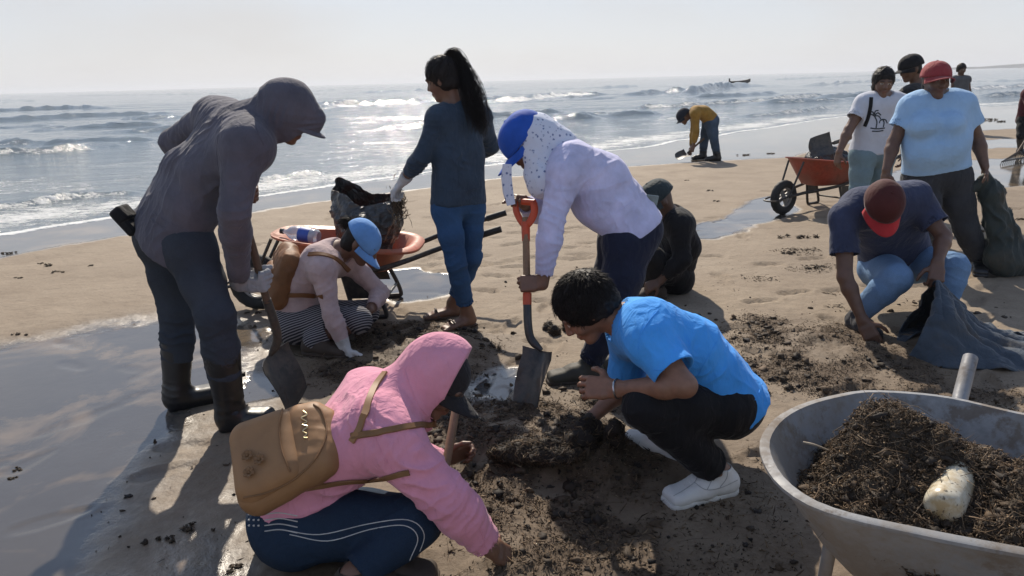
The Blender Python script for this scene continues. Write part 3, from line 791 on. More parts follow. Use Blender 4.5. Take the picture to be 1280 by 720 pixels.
def debris_density(xy):
    w = xy + .10 * np.c_[dn_noise(xy, .22, 1), dn_noise(xy, .22, 5)]
    d = np.zeros(len(xy))
    for p, a in DEB: d = np.maximum(d, a * soft(w, p, .14))
    n = dn_noise(xy, .13, 9)
    return d * np.clip(.75 + 1.5 * n, 0, 1)
MOUNDS = [(690, 575, .13, .075, 1.5), (745, 590, .09, .06, 1.2), (640, 545, .22, .035, 1.3), (510, 440, .17, .06, 1.6), (575, 440, .14, .05, 1.0),
          (620, 600, .12, .04, 1.6), (1015, 425, .14, .05, 1.6), (1080, 445, .20, .025, 2), (560, 690, .2, .02, 2), (800, 560, .1, .04, 1.4), (590, 640, .1, .03, 1.5)]
def beach_z(xy, fine=True):
    s = shore_s(xy) + .25 * dn_noise(xy, 2.5, 2)
    z = np.where(s < 0, -.035 * sstep(-3.5, 0, s), -.035 - .05 * np.minimum(s, 60))
    wet = wetness(xy); near = np.exp(-(np.hypot(xy[:, 0], xy[:, 1]) / 14) ** 2)
    dry = 1 - .93 * wet
    z = z + dry * near * (.010 * dn_noise(xy, .55, 3) + .006)
    if fine:
        z = z - FOOT(xy) * (1 - .9 * wet)
        deb = debris_density(xy)
        foot = np.zeros(len(xy))
        n = dn_noise(xy, .16, 12); foot = -np.maximum(0, .35 - np.abs(n) * 2.0) * .02           # trampled edges
        z = z + near * (dry * (.004 * dn_noise(xy, .09, 4) + .6 * foot) + deb * (.024 * np.maximum(0, dn_noise(xy, .07, 6)) + .018 * np.abs(dn_noise(xy, .035, 7))) + dampness(xy) * dry * .010 * np.abs(dn_noise(xy, .06, 66)))
        for px, py, r, hgt, asp in MOUNDS:
            b = blob(xy + .05 * np.c_[dn_noise(xy, .12, 21), dn_noise(xy, .12, 22)], px, py, r, asp); z = z + hgt * b * (1 + .5 * dn_noise(xy, .06, 8))
    return z
_rf = np.random.default_rng(5); STEPS = []
for _ in range(70):                                                 # trails of footprints
    p0 = V(_rf.uniform(-2.2, 4.5), _rf.uniform(2.6, 9.0)); an = _rf.uniform(0, 6.3); st = _rf.uniform(.30, .45)
    for i in range(_rf.integers(3, 7)):
        d = V(math.cos(an), math.sin(an)); l = V(-d[1], d[0]); STEPS.append((p0 + d * st * i + l * (.07 if i % 2 else -.07), d, l)); an += _rf.normal() * .12
def FOOT(xy):
    z = np.zeros(len(xy))
    for c, d, l in STEPS:
        sel = np.where((np.abs(xy[:, 0] - c[0]) < .3) & (np.abs(xy[:, 1] - c[1]) < .3))[0]
        if not len(sel): continue
        q = xy[sel] - c; a = q @ d; b = q @ l; w = .044 + .010 * np.sin(a * 9); e = np.sqrt((a / .135) ** 2 + (b / w) ** 2)
        z[sel] = np.maximum(z[sel], .021 * (1 - sstep(.75, 1.1, e))) - .008 * np.exp(-((e - 1.25) / .16) ** 2)
    return z
DAMPS = [(pixpoly(p), a) for p, a in (
    ([(300, 430), (420, 395), (600, 405), (700, 455), (850, 560), (960, 540), (1030, 500), (1300, 520), (1500, 760), (-200, 1100), (150, 700)], .85),
    ([(880, 440), (950, 385), (1060, 395), (1300, 450), (1300, 560), (960, 520)], .75), ([(960, 285), (1060, 280), (1060, 350), (980, 350)], .5),
    ([(1080, 240), (1300, 235), (1300, 320), (1200, 330)], .5), ([(-200, 440), (0, 425), (200, 380), (340, 385), (330, 440), (0, 470)], .7))]
def dampness(xy):
    w = xy + .16 * np.c_[dn_noise(xy, .35, 61), dn_noise(xy, .35, 62)]; d = np.zeros(len(xy))
    for p, a in DAMPS: d = np.maximum(d, a * soft(w, p, .25))
    return np.maximum(d, .8 * soft(xy + .2 * np.c_[dn_noise(xy, .8, 63), dn_noise(xy, .8, 64)], WET_BAND, .9)) * np.clip(.8 + .7 * dn_noise(xy, .3, 65), 0, 1)
def wetness(xy):
    w = xy + .12 * np.c_[dn_noise(xy, .5, 31), dn_noise(xy, .5, 32)] + .035 * np.c_[dn_noise(xy, .13, 33), dn_noise(xy, .13, 34)]
    far = np.clip(np.hypot(xy[:, 0], xy[:, 1]) / 9, .6, 3)
    r = soft(w, WET_BAND, .22) 
    r = np.maximum(r, soft(w, PUD_LEFT, .42) * (1 - .62 * soft(w, SUNLIT_IN, .16)))
    for p in PUDS: r = np.maximum(r, soft(w, p, .09))
    return np.clip(r, 0, 1)

def fan_grid(angles, radii, org=(0, 0)):
    A, R_ = np.meshgrid(angles, radii, indexing='xy'); xy = np.c_[(np.sin(A) * R_).ravel(), (np.cos(A) * R_).ravel()]
    na, nr = len(angles), len(radii); i = np.arange(nr - 1)[:, None] * na + np.arange(na - 1)[None, :]; i = i.ravel()
    return xy, np.c_[i, i + 1, i + 1 + na, i + na]
rad = math.radians
ang_fine = np.concatenate([np.linspace(rad(-150), rad(-46), 40, endpoint=False), np.linspace(rad(-46), rad(46), 440, endpoint=False), np.linspace(rad(46), rad(150), 41)])
rr_ = np.concatenate([np.geomspace(.25, 1.1, 18, endpoint=False), np.geomspace(1.1, 14, 430, endpoint=False), np.geomspace(14, 120, 110, endpoint=False), np.geomspace(120, 4000, 26)])
xy, fc = fan_grid(ang_fine, rr_)
zz = beach_z(xy)
def sand_material():
    m, n, b = nmat('wet_and_dry_sand'); co = objco(n)
    wet = attr(n, 'wet'); deb = attr(n, 'deb'); damp = attr(n, 'damp')
    f1 = noise(n, co, 2.2, 6, .6); f2 = noise(n, co, 55, 5, .65); f3 = noise(n, co, 620, 2, .6); f4 = noise(n, co, .55, 4, .6)
    base = mixc(n, ramp(n, f1, [(.32, 0.0), (.70, 1.0)]), (.225, .172, .120), (.335, .268, .193))
    base = mixc(n, mth(n, 'MULTIPLY', ramp(n, f2, [(.35, 1.0), (.55, 0.0)]), .35), base, (.16, .115, .075))
    base = mixc(n, mth(n, 'MULTIPLY', ramp(n, f3, [(.30, 1.0), (.48, 0.0)]), .45), base, (.12, .09, .06))
    base = mixc(n, mth(n, 'MULTIPLY', ramp(n, f4, [(.42, 0.0), (.62, 1.0)]), .35), base, (.20, .155, .11))
    mps = N(n, 'ShaderNodeMapping'); mps.inputs['Scale'].default_value = (.45, 1.6, 1); n.links.new(co, mps.inputs[0])
    streak = ramp(n, noise(n, mps.outputs[0], 9, 6, .7, .6), [(.60, 0.0), (.70, 1.0)])
    base = mixc(n, mth(n, 'MULTIPLY', streak, .5), base, (.10, .075, .05))
    dp = ramp(n, mth(n, 'MULTIPLY_ADD', noise(n, co, 5, 6, .68), .8, mth(n, 'SUBTRACT', damp, .4)), [(.15, 0.0), (.75, 1.0)])
    base = mixc(n, mth(n, 'MULTIPLY', dp, .78), base, mixc(n, f2, (.092, .062, .038), (.165, .116, .072)))
    specks = ramp(n, noise(n, co, 170, 3, .7), [(.66, 0.0), (.70, 1.0)])
    base = mixc(n, mth(n, 'MULTIPLY', specks, mth(n, 'MULTIPLY_ADD', deb, .7, .12)), base, (.03, .022, .016))
    wedge = mth(n, 'MULTIPLY_ADD', noise(n, co, 9, 5, .65), .5, mth(n, 'SUBTRACT', wet, .25))
    wm = ramp(n, wedge, [(.20, 0.0), (.72, 1.0)])
    shallow = ramp(n, noise(n, co, 1.5, 5, .6, .5), [(.50, 0.0), (.62, 1.0)])
    base = mixc(n, wm, base, mixc(n, mth(n, 'MULTIPLY', shallow, .8), mixc(n, f1, (.060, .053, .046), (.098, .086, .073)), (.22, .165, .11)))
    dm = ramp(n, mth(n, 'MULTIPLY_ADD', noise(n, co, 38, 6, .72), .9, mth(n, 'SUBTRACT', deb, .45)), [(.28, 0.0), (.60, 1.0)])
    base = mixc(n, mth(n, 'MULTIPLY', dm, .85), base, mixc(n, f2, (.044, .029, .018), (.13, .087, .052)))
    n.links.new(base, b.inputs['Base Color'])
    rg = mixc(n, wm, mixc(n, mth(n, 'MULTIPLY', dp, .9), (.82, .82, .82), (.66, .66, .66)), ramp(n, noise(n, co, 3, 6, .65), [(.45, .015), (.72, .10)]))
    rg = mixc(n, mth(n, 'MULTIPLY', dm, .7), rg, (.8, .8, .8))
    n.links.new(rg, b.inputs['Roughness']); n.links.new(mth(n, 'MULTIPLY_ADD', wm, .50, .30), b.inputs['Specular IOR Level'])
    dryf = mth(n, 'SUBTRACT', 1.0, mth(n, 'MULTIPLY', wm, .96))
    h1 = mth(n, 'MULTIPLY', noise(n, co, 14, 6, .62), dryf); h2 = mth(n, 'MULTIPLY', mth(n, 'ADD', f3, f2), dryf)
    nb = bump(n, h1, .45, .03); nb = bump(n, h2, .30, .006, nb)
    wv = noise(n, co, 26, 3, .5, .6); nb = bump(n, mth(n, 'MULTIPLY', wv, wm), .03, .01, nb)
    n.links.new(nb, b.inputs['Normal']); return m
M['sand'] = sand_material()
beach = mesh_np('beach', np.c_[xy, zz], fc, M['sand'], None, True, {'wet': wetness(xy), 'deb': debris_density(xy), 'damp': dampness(xy)})
tag(beach, kind='structure')
def ground_z(x, y): return float(beach_z(np.array([[x, y]]))[0])

# sea ---------------------------------------------------------------
CRESTS = [  # pixel polyline on the water, height (m), breadth, foam
    ([(-150, 128), (0, 126), (40, 127)], .35, .9, .2), ([(-120, 142), (0, 140), (80, 137), (130, 137)], .38, .8, .25),
    ([(-120, 156), (0, 153), (115, 147), (225, 143)], .30, .7, .35), ([(20, 167), (110, 162), (215, 158)], .22, .5, .3),
    ([(-160, 206), (0, 196), (65, 192), (125, 186)], .24, .36, .85), ([(-200, 292), (-60, 272), (0, 261), (100, 248), (190, 239)], .13, .22, 1.0),
    ([(385, 138), (430, 133), (470, 131), (540, 128)], .42, .8, .6), ([(305, 232), (335, 226), (375, 219), (420, 214)], .10, .22, 1.0),
    ([(600, 128), (655, 126), (700, 121), (770, 119)], .36, 1.0, 1.0), ([(790, 120), (830, 117), (860, 117)], .45, .8, .6),
    ([(865, 119), (900, 112), (930, 109), (965, 108)], .65, 1.0, .5), ([(780, 137), (880, 132), (960, 127), (1030, 121)], .25, .6, .9),
    ([(920, 147), (990, 141), (1050, 133)], .16, .4, .9), ([(430, 168), (500, 160), (580, 152)], .10, .4, .8), ([(640, 150), (740, 145), (830, 140)], .16, .5, .7),
    ([(240, 128), (300, 126), (370, 122)], .3, .8, .4), ([(1010, 108), (1080, 103), (1150, 100)], .35, .9, .8), ([(1150, 118), (1230, 112), (1330, 106)], .25, .8, 1.0),
    ([(690, 112), (760, 110), (800, 108)], .35, 1.2, .3), ([(450, 117), (540, 113), (640, 111)], .35, 1.4, .3), ([(80, 120), (180, 119), (290, 117)], .35, 1.4, .2), ([(970, 100), (1060, 96), (1180, 92)], .4, 1.4, .4)]
_rc = np.random.default_rng(12)
for _ in range(44):                                                 # lesser chop between the breakers
    x0 = _rc.uniform(-150, 1300); hzy = 116 - x0 * .0258; t = _rc.random(); y0 = hzy + 6 + 75 * t ** 1.5 * (1 - .55 * max(0, x0) / 1280); ln = _rc.uniform(60, 220)
    CRESTS.append(([(x0, y0), (x0 + ln * .5, y0 - ln * .5 * .035 + _rc.normal() * .8), (x0 + ln, y0 - ln * .045)], _rc.uniform(.08, .24), _rc.uniform(.45, .8), _rc.uniform(.1, .75)))
ang_s = np.concatenate([np.linspace(rad(-80), rad(-44), 40, endpoint=False), np.linspace(rad(-44), rad(44), 400, endpoint=False), np.linspace(rad(44), rad(80), 30)])
rs_ = np.concatenate([np.geomspace(5, 90, 420, endpoint=False), np.geomspace(90, 400, 70, endpoint=False), np.geomspace(400, 9000, 40)])
xy, fc = fan_grid(ang_s, rs_)
s_ = shore_s(xy) + .16 * dn_noise(xy, 1.3, 41) + .3 * dn_noise(xy, 4.0, 42)
rdist = np.hypot(xy[:, 0], xy[:, 1])
zs = np.full(len(xy), -.030); foam = np.zeros(len(xy))
fade = sstep(0, 6, s_)
z3 = lambda sx, sy, k: vnoise(np.c_[xy[:, 0] * sx, xy[:, 1] * sy, np.full(len(xy), k)])
dirs = nrm(V(-.35, .94, 0))[:2]; across = V(-dirs[1], dirs[0], 0)[:2]
pu, pv = xy @ dirs, xy @ across
sw = fbm(np.c_[pu / 2.6, pv / 9.0, np.full(len(xy), 1.7)], 3); sw2 = fbm(np.c_[pu / .8, pv / 2.2, np.full(len(xy), 5.7)], 2)
zs += fade * (.075 * (1 - 2 * np.abs(sw)) * sstep(2, 20, s_) + .030 * sw * sstep(0, 8, s_) + .016 * sw2) * np.clip(130 / rdist, .15, 1)
for pts, hgt, brd, fo in CRESTS:
    brd *= .6; fo *= .62
    c = np.array([G(*p, -.03)[:2] for p in pts]); c = np.array([q[:2] for q in spline([V(*p, 0) for p in c], 6)])
    wob = .5 * brd * np.c_[dn_noise(xy, 2.2 * max(1, brd), 51), dn_noise(xy, 2.2 * max(1, brd), 52)]
    mn, mx = c.min(0) - 6 * brd, c.max(0) + 6 * brd
    sel = np.where((xy[:, 0] > mn[0]) & (xy[:, 0] < mx[0]) & (xy[:, 1] > mn[1]) & (xy[:, 1] < mx[1]))[0]
    if not len(sel): continue
    q = xy[sel] + wob[sel]; d, _, side = seg_sd(q, c, False); sd_ = d * side
    ends = np.minimum(np.linalg.norm(q - c[0], axis=1), np.linalg.norm(q - c[-1], axis=1)); tap = sstep(.2 * brd, 4 * brd, ends)
    prof = np.where(sd_ > 0, np.exp(-(sd_ / (1.9 * brd)) ** 2), np.exp(-(sd_ / (.62 * brd)) ** 2))
    vary = np.clip(.75 + .8 * dn_noise(q, 1.6 * max(.6, brd), 60), .12, 1.4)
    zs[sel] += hgt * prof * tap * vary
    fm = fo * tap * (np.exp(-((sd_ + .55 * brd) / (.75 * brd)) ** 2) + .45 * np.exp(-((sd_ + 2.6 * brd) / (1.8 * brd)) ** 2) * fo) * np.clip(.35 + vary * .6, 0, 1.3)
    foam[sel] = np.maximum(foam[sel], fm)
foam = np.maximum(foam, .72 * np.exp(-((s_ - .06) / .09) ** 2))
foam = np.maximum(foam, .40 * np.exp(-((s_ - .9) / .9) ** 2) + .34 * np.exp(-((s_ - 4.5) / 4) ** 2) * np.clip(.6 + dn_noise(xy, 1.2, 70), 0, 1))
zs = np.where(s_ < 0, -.034 - .05 * np.minimum(-s_, 1.5), np.minimum(zs, zs))
zs = np.where((s_ >= 0) & (s_ < 2.5), np.maximum(zs, -.034 + .004), zs)
keep = (s_[fc] > -.9).all(1)
used = np.unique(fc[keep]); remap = np.full(len(xy), -1); remap[used] = np.arange(len(used))
def sea_material():
    m, n, b = nmat('sea_water'); co = objco(n); fo = attr(n, 'foam')
    mp = N(n, 'ShaderNodeMapping'); mp.inputs['Rotation'].default_value = (0, 0, rad(-20)); mp.inputs['Scale'].default_value = (.45, 1, 1); n.links.new(co, mp.inputs[0]); c2 = mp.outputs[0]
    n1 = noise(n, c2, 1.6, 5, .6, .4); n2 = noise(n, c2, 7, 4, .6, .3); n3 = noise(n, c2, 28, 3, .55)
    fn = mth(n, 'ADD', mth(n, 'MULTIPLY', noise(n, c2, 5.5, 6, .7, 1.2), .65), mth(n, 'MULTIPLY', noise(n, co, 24, 4, .7), .35))
    fm = ramp(n, mth(n, 'ADD', mth(n, 'MULTIPLY', fo, .55), mth(n, 'SUBTRACT', fn, .5)), [(.18, 0.0), (.34, 1.0)])
    base = mixc(n, n1, (.105, .140, .160), (.165, .195, .205))
    n.links.new(mixc(n, fm, base, (.72, .72, .70)), b.inputs['Base Color'])
    n.links.new(mixc(n, fm, (.07, .07, .07), (.75, .75, .75)), b.inputs['Roughness'])
    b.inputs['IOR'].default_value = 1.33; b.inputs['Specular IOR Level'].default_value = .5
    nb = bump(n, n1, .45, .22); nb = bump(n, n2, .42, .06, nb); nb = bump(n, n3, .32, .014, nb)
    nb = bump(n, mth(n, 'MULTIPLY', fm, fn), .6, .05, nb); n.links.new(nb, b.inputs['Normal']); return m
M['sea'] = sea_material()
sea = mesh_np('sea', np.c_[xy, zs][used], remap[fc[keep]], M['sea'], None, True, {'foam': foam[used]})
tag(sea, kind='structure')
# far low coast on the horizon
cv = []; cf = []; cps = [(1165, 1.0), (1200, 3.5), (1225, 5.0), (1250, 6.0), (1290, 7.0), (1340, 9.0), (1420, 10), (1520, 11)]
for i, (px, hh) in enumerate(cps):
    d = ray(px, 90); d = d / d[1]; b0 = V(d[0], 1, 0) * 1500; b1 = V(d[0], 1, 0) * 1620; jit = 1 + .3 * math.sin(i * 2.1)
    cv += [b0 + V(0, 0, -2), b0 + V(0, 0, hh * jit * .8), b1 + V(0, 0, hh * jit), b1 + V(0, 0, -2)]
for i in range(len(cps) - 1):
    for k in range(3): cf.append((i * 4 + k, i * 4 + 4 + k, i * 4 + 5 + k, i * 4 + 1 + k))
M['coast'] = plain('far_coast', (.07, .085, .06), .9, scale=.02)
tag(mesh_py('coast', cv, cf, M['coast'], None, False), kind='structure')
# ------------------------------------------------------------------ the people
Z = V(0, 0, 1); X_ = V(1, 0, 0); Y_ = V(0, 1, 0)
M['glove_white'] = cloth('white_work_glove', (.55, .54, .52), .9, dirt=.5)
M['glove_grey'] = cloth('grey_work_glove', (.30, .31, .33), .9, dirt=.6)
M['rubber'] = plain('black_rubber', (.012, .012, .013), .38, var=.3, bmp=.1, spec=.5)
M['hood_grey'] = cloth('grey_hooded_top', (.098, .094, .118), .85, wr=.4, sheen=.15)
M['jean_dark'] = denim('dark_blue_jeans', (.036, .043, .056))
M['black_cloth'] = cloth('black_cloth', (.010, .010, .012), .85, sheen=.1)
M['brown_sole'] = plain('brown_sole', (.05, .035, .025), .8)

# 1 man in grey hooded top with rubber boots -------------------------
p1 = Person('person in a grey hooded top and black rubber boots bending over a shovel', dict(
    pel=(212, 290, 3.25), mid=(250, 218, 3.22), neck=(312, 152, 3.2), head=(358, 141, 3.2),
    shN=(306, 182, 3.02), shF=(268, 146, 3.40), elN=(293, 264, 2.95), wrN=(309, 326, 3.10), elF=(217, 178, 3.55), wrF=(298, 232, 3.42),
    hiN=(236, 308, 3.14), hiF=(203, 300, 3.37), knN=(270, 396, 3.06), knF=(222, 388, 3.40),
    heN=(276, 537), toN=(316, 533), heF=(210, 513), toF=(254, 503)), hf=(.80, .16, -.52), hu=(.5, 0, .85), tone=(.16, .085, .055), girth=.97, hsc=.93)
p1.grip('N', P(316, 310, 3.18), P(336, 386, 3.225), (.15, 1, 0), 1, glove=M['glove_grey'], hs=1.12)
p1.hand('F', P(318, 240, 3.38) - p1.J['wrF'], V(.2, -.9, -.3), V(.2, 0, .9), curl=(45, 60, 40), hs=1.08)
p1.body()
def hood1(o):
    q = p1.hp; f, l, u = p1.hf, p1.hl, p1.hu
    H = Solid(); H.ell(q(-.015, 0, .022), (f, l, u), (.117, .096, .118), k=.03)
    H.cone(q(-.02, 0, -.03), lerp(p1.J['neck'], p1.chest, .1), .082, .078, k=.05)
    H.cone(q(.02, 0, .035), q(.122, 0, .048), .090, .034, k=.04); H.cone(q(.0, 0, -.02), q(.052, 0, -.062), .088, .066, k=.04); H.cone(q(.02, 0, 0), q(.105, 0, .0), .086, .050, k=.03)
    H.ell(q(.105, 0, -.082), (f, l, u), (.088, .060, .078), k=.012, sub=True)
    o.add(H, .03)
shirt1 = p1.shirt(M['hood_grey'], 'hooded_top', e=.022, eb=.020, hem=.15, extra=hood1, neck_cut=False, amp=.003,
    folds=[(P(205, 215, 3.1), .24, V(-.55, .7, .45), .040, .014), (P(255, 150, 3.1), .14, V(-.5, .7, .5), .035, .012), (P(326, 135, 3.1), .08, V(1, .2, -.25), .020, .010), (P(265, 235, 3.05), .12, V(.7, 0, -.7), .05, .010),
           (p1.hp(-.04, -.09, -.01), .09, V(1, 0, -.15), .022, .009), (p1.hp(.09, -.05, .02), .07, V(.25, 0, 1), .020, .008)])
p1.trousers(M['jean_dark'], 'jeans', e=.012, ek=.020, ea=.024, end=.62, waist=.12, amp=.006, folds=[(P(270, 440, 3.1), .10, V(.2, 0, 1), .035, .012), (P(222, 425, 3.35), .10, V(.2, 0, 1), .035, .012)])
p1.boots(M['rubber'], .30)
p1.cap(M['hood_grey'], size=1.03, tilt=-.10, brim_len=.090)
belt1 = MB(); bc = p1.J['pel'] + nrm(p1.J['mid'] - p1.J['pel']) * .07
pouch = MB(); pc = P(159, 277, 3.2)
pouch.box(pc, (nrm(V(.6, 0, -.8)), V(0, 1, 0), nrm(V(.8, 0, .6))), (.062, .045, .022)); pouch.box(pc + V(-.012, 0, .032), (nrm(V(.6, 0, -.8)), V(0, 1, 0), nrm(V(.8, 0, .6))), (.034, .048, .028))
po = pouch.build('belt_pouch', M['black_cloth'], p1.root, True, bevel=.012)

# 2 crouching woman with light blue cap ------------------------------
M['pale_pink'] = cloth('pale_pink_knit', (.50, .38, .37), .9, wr=.35)
M['blue_cap'] = cloth('light_blue_cap_cloth', (.16, .36, .72), .8, wr=.2)
def striped(name, a, b, freq, ang=.5):
    m, n, bs = nmat(name); co = objco(n); mp = N(n, 'ShaderNodeMapping'); mp.inputs['Rotation'].default_value = (ang, .3, .2); n.links.new(co, mp.inputs[0])
    w = N(n, 'ShaderNodeTexWave'); w.bands_direction = 'Z'; w.inputs['Scale'].default_value = freq; w.inputs['Distortion'].default_value = 1.2; w.inputs['Detail Scale'].default_value = .5
    n.links.new(mp.outputs[0], w.inputs['Vector'])
    n.links.new(mixc(n, ramp(n, w.outputs['Fac'], [(.62, 0.0), (.75, 1.0)]), a, b), bs.inputs['Base Color']); bs.inputs['Roughness'].default_value = .9
    n.links.new(bump(n, noise(n, co, 24, 4), .4, .01), bs.inputs['Normal']); return m
M['stripes'] = striped('striped_cotton', (.022, .022, .030), (.30, .29, .30), 24)
p2 = Person('person in pale pink top and light blue cap crouching by the orange wheelbarrow', dict(
    pel=(368, 396, 4.30), mid=(380, 350, 4.28), neck=(420, 314, 4.26), head=(452, 303, 4.22),
    shN=(403, 338, 4.08), shF=(436, 327, 4.42), elN=(414, 392, 4.00), wrN=(431, 434, 3.98), elF=(476, 366, 4.46), wrF=(462, 388, 4.24),
    hiN=(368, 405, 4.18), hiF=(372, 400, 4.42), knN=(448, 400, 4.10), knF=(458, 390, 4.40),
    heN=(384, 442), toN=(425, 446), heF=(392, 424), toF=(434, 428)), hf=(.74, -.10, -.62), hu=(.6, 0, .78), tone=(.17, .09, .058), h=.0065, girth=.93, hsc=.96)
p2.hand('N', P(443, 460, 3.95) - p2.J['wrN'], V(.6, .7, 0), V(.6, -.5, .3), curl=(30, 35, 25), glove=M['glove_white'], hs=.95)
p2.hand('F', V(-.8, -.4, -.4), V(0, .1, -1), V(-.2, -.9, 0), curl=(25, 35, 25), hs=.95)
p2.body()
shirt2 = p2.shirt(M['pale_pink'], 'long_sleeved_top', e=.014, eb=.010, hem=.10, folds=[(P(395, 350, 4.1), .14, V(.6, 0, .8), .045, .007)])
p2.trousers(M['stripes'], 'striped_shorts', e=.022, ek=.016, ea=.02, end=.12, waist=.08)
p2.shoes(M['brown_sole'], M['brown_sole'], h=.007)
p2.hair_cap(seed=2, under=True, low=-.08)
cap2 = p2.cap(M['blue_cap'], size=1.04, tilt=-.32, brim_len=.085, ofs=-.004)
lock('hair_bun', M['hair'], p2.root, [p2.hp(-.10, 0, .03), p2.hp(-.145, .01, .03), p2.hp(-.17, .02, -.02)], [.03, .035, .02], 160, 3)

# 3 standing woman with ponytail -------------------------------------
M['slate'] = cloth('slate_blue_top', (.036, .058, .088), .85, sheen=.12)
M['jean_blue'] = denim('blue_jeans', (.030, .075, .16))
p3 = Person('standing person with a long black ponytail, slate top and blue jeans', dict(
    pel=(573, 250, 4.50), mid=(573, 195, 4.50), neck=(571, 134, 4.49), head=(554, 99, 4.48),
    shN=(549, 150, 4.40), shF=(598, 146, 4.57), elN=(527, 196, 4.38), wrN=(504, 226, 4.50), elF=(614, 182, 4.70), wrF=(590, 196, 4.85),
    hiN=(558, 262, 4.44), hiF=(588, 260, 4.56), knN=(570, 328, 4.39), knF=(590, 322, 4.56),
    heN=(593, 405), toN=(560, 413), heF=(577, 394), toF=(545, 397)), hf=(-.86, .35, -.30), hu=(-.2, 0, .98), tone=(.17, .09, .058), h=.0065, girth=.80, hsc=.95)
p3.hand('N', P(493, 240, 4.55) - p3.J['wrN'], V(-.2, .3, -.9), V(-.3, -.8, .2), curl=(40, 55, 40), glove=M['glove_white'], hs=.98)
p3.hand('F', V(-.9, .3, -.2), V(0, 0, -1), V(0, .9, 0))
p3.body()
shirt3 = p3.shirt(M['slate'], 'slate_top', e=.016, eb=.012, hem=.12, cuff=.07, folds=[(P(575, 190, 4.3), .2, V(.5, 0, 1), .06, .007), (P(600, 225, 4.3), .12, V(.6, 0, 1), .05, .009)])
p3.trousers(M['jean_blue'], 'jeans', e=.008, ek=.008, ea=.012, end=.80, waist=.10)
p3.hair_cap(seed=3, strands=500, length=.06, low=-.07, thick=.010)
band3 = MB(); band3.tube([p3.hp(-.090, 0, .076), p3.hp(-.108, 0, .083)], [.020, .020], 12); band3.build('hair_tie', M['black_cloth'], p3.root)
for k_, (dx, wd, sd5) in enumerate(((0, 1, 4), (-8, .9, 8), (4, .8, 9))):
    lock('ponytail' if k_ == 0 else 'loose_hair', M['hair'], p3.root, [p3.hp(-.085, 0, .075), p3.hp(-.120, 0, .088), P(580 + dx * .4, 90, 4.42), P(591 + dx, 117, 4.37), P(600 + dx, 147, 4.34), P(605 + 1.4 * dx, 176 - 5 * k_, 4.33)],
         [.013, .017, .026 * wd, .031 * wd, .030 * wd, .014], 320 - 90 * k_, sd5, w=.0012, wav=.018 + .012 * k_)
M['sandal'] = plain('brown_sandal', (.055, .032, .022), .7)
for sd_ in 'NF':
    he, fd = p3.J['he' + sd_], p3.J['fd' + sd_]; la = np.cross(fd, Z)
    sl = Solid(); sl.slab(he + Z * .004, he + fd * .235 + Z * .004, .012, .012, .022, .032, la, k=.01); sl.cut(he + Z * .010, Z, .5); sl.cut(he - Z * .006, -Z, .5)
    so_ = solid_obj('sandal', sl, .006, M['sandal'], p3.root)
    st = MB(); st.tube(spline([he + fd * .15 + la * .048 + Z * .01, he + fd * .165 + la * .02 + Z * .055, he + fd * .165 - la * .02 + Z * .055, he + fd * .15 - la * .048 + Z * .01], 5), .008, 8, flat=.5); st.build('sandal_strap', M['sandal'], so_)

# 4 bent woman in lavender top with cap and neck flap -----------------
M['lavender'] = cloth('lavender_top', (.56, .55, .74), .85, wr=.35, sheen=.2)
M['royal'] = cloth('royal_blue_cap_cloth', (.018, .085, .42), .75, wr=.2)
def flowered(name):
    m, n, b = nmat(name); co = objco(n); vo = N(n, 'ShaderNodeTexVoronoi'); vo.inputs['Scale'].default_value = 46; n.links.new(co, vo.inputs['Vector'])
    k = mth(n, 'MULTIPLY', ramp(n, vo.outputs['Distance'], [(.20, 1.0), (.34, 0.0)]), ramp(n, noise(n, co, 60, 3), [(.42, 0.0), (.5, 1.0)]))
    n.links.new(mixc(n, k, (.60, .63, .72), (.12, .16, .30)), b.inputs['Base Color']); b.inputs['Roughness'].default_value = .9
    n.links.new(bump(n, noise(n, co, 18, 4), .4, .012), b.inputs['Normal']); return m
M['flowered'] = flowered('small_flower_print_cotton')
M['navy_trouser'] = cloth('navy_trousers', (.016, .020, .040), .85, sheen=.12)
p4 = Person('person in a lavender top and blue cap with flowered neck flap digging with a shovel', dict(
    pel=(792, 287, 3.68), mid=(750, 226, 3.68), neck=(697, 198, 3.68), head=(655, 176, 3.66),
    shN=(706, 218, 3.50), shF=(693, 208, 3.86), elN=(690, 278, 3.44), wrN=(667, 337, 3.40), elF=(672, 266, 3.92), wrF=(654, 254, 3.72),
    hiN=(785, 303, 3.57), hiF=(778, 300, 3.80), knN=(772, 385, 3.50), knF=(757, 382, 3.78),
    heN=(748, 474), toN=(708, 478), heF=(800, 456), toF=(764, 460)), hf=(-.76, -.02, -.62), hu=(-.5, 0, .86), tone=(.17, .09, .058), girth=1.10, hsc=.95)
p4.grip('N', P(659, 340, 3.475), P(659, 372, 3.425), (.1, 1, 0), -1, hs=1.0)
p4.hand('F', P(648, 244, 3.62) - p4.J['wrF'], V(-.2, -.5, -.8), V(-.3, -.7, .5), curl=(55, 80, 50), hs=1.0)
p4.body()
shirt4 = p4.shirt(M['lavender'], 'lavender_top', e=.016, eb=.014, hem=.10, belly=[(P(745, 250, 3.66), (.13, .17, .15), .06)],
    folds=[(P(760, 210, 3.5), .2, V(.5, 0, -.85), .055, .009), (P(790, 255, 3.5), .12, V(.75, 0, .5), .04, .008), (P(735, 190, 3.5), .1, V(.8, 0, -.3), .05, .008)])
p4.trousers(M['navy_trouser'], 'navy_trousers', e=.012, ek=.014, ea=.02, end=.93, waist=.10)
p4.shoes(plain('olive_shoe', (.05, .045, .035), .75), M['brown_sole'], h=.006)
p4.hair_cap(seed=4, under=True)
cap4 = p4.cap(M['royal'], size=1.17, tilt=-.20, brim_len=.085, ofs=-.010)
def flap4(v, f): return v
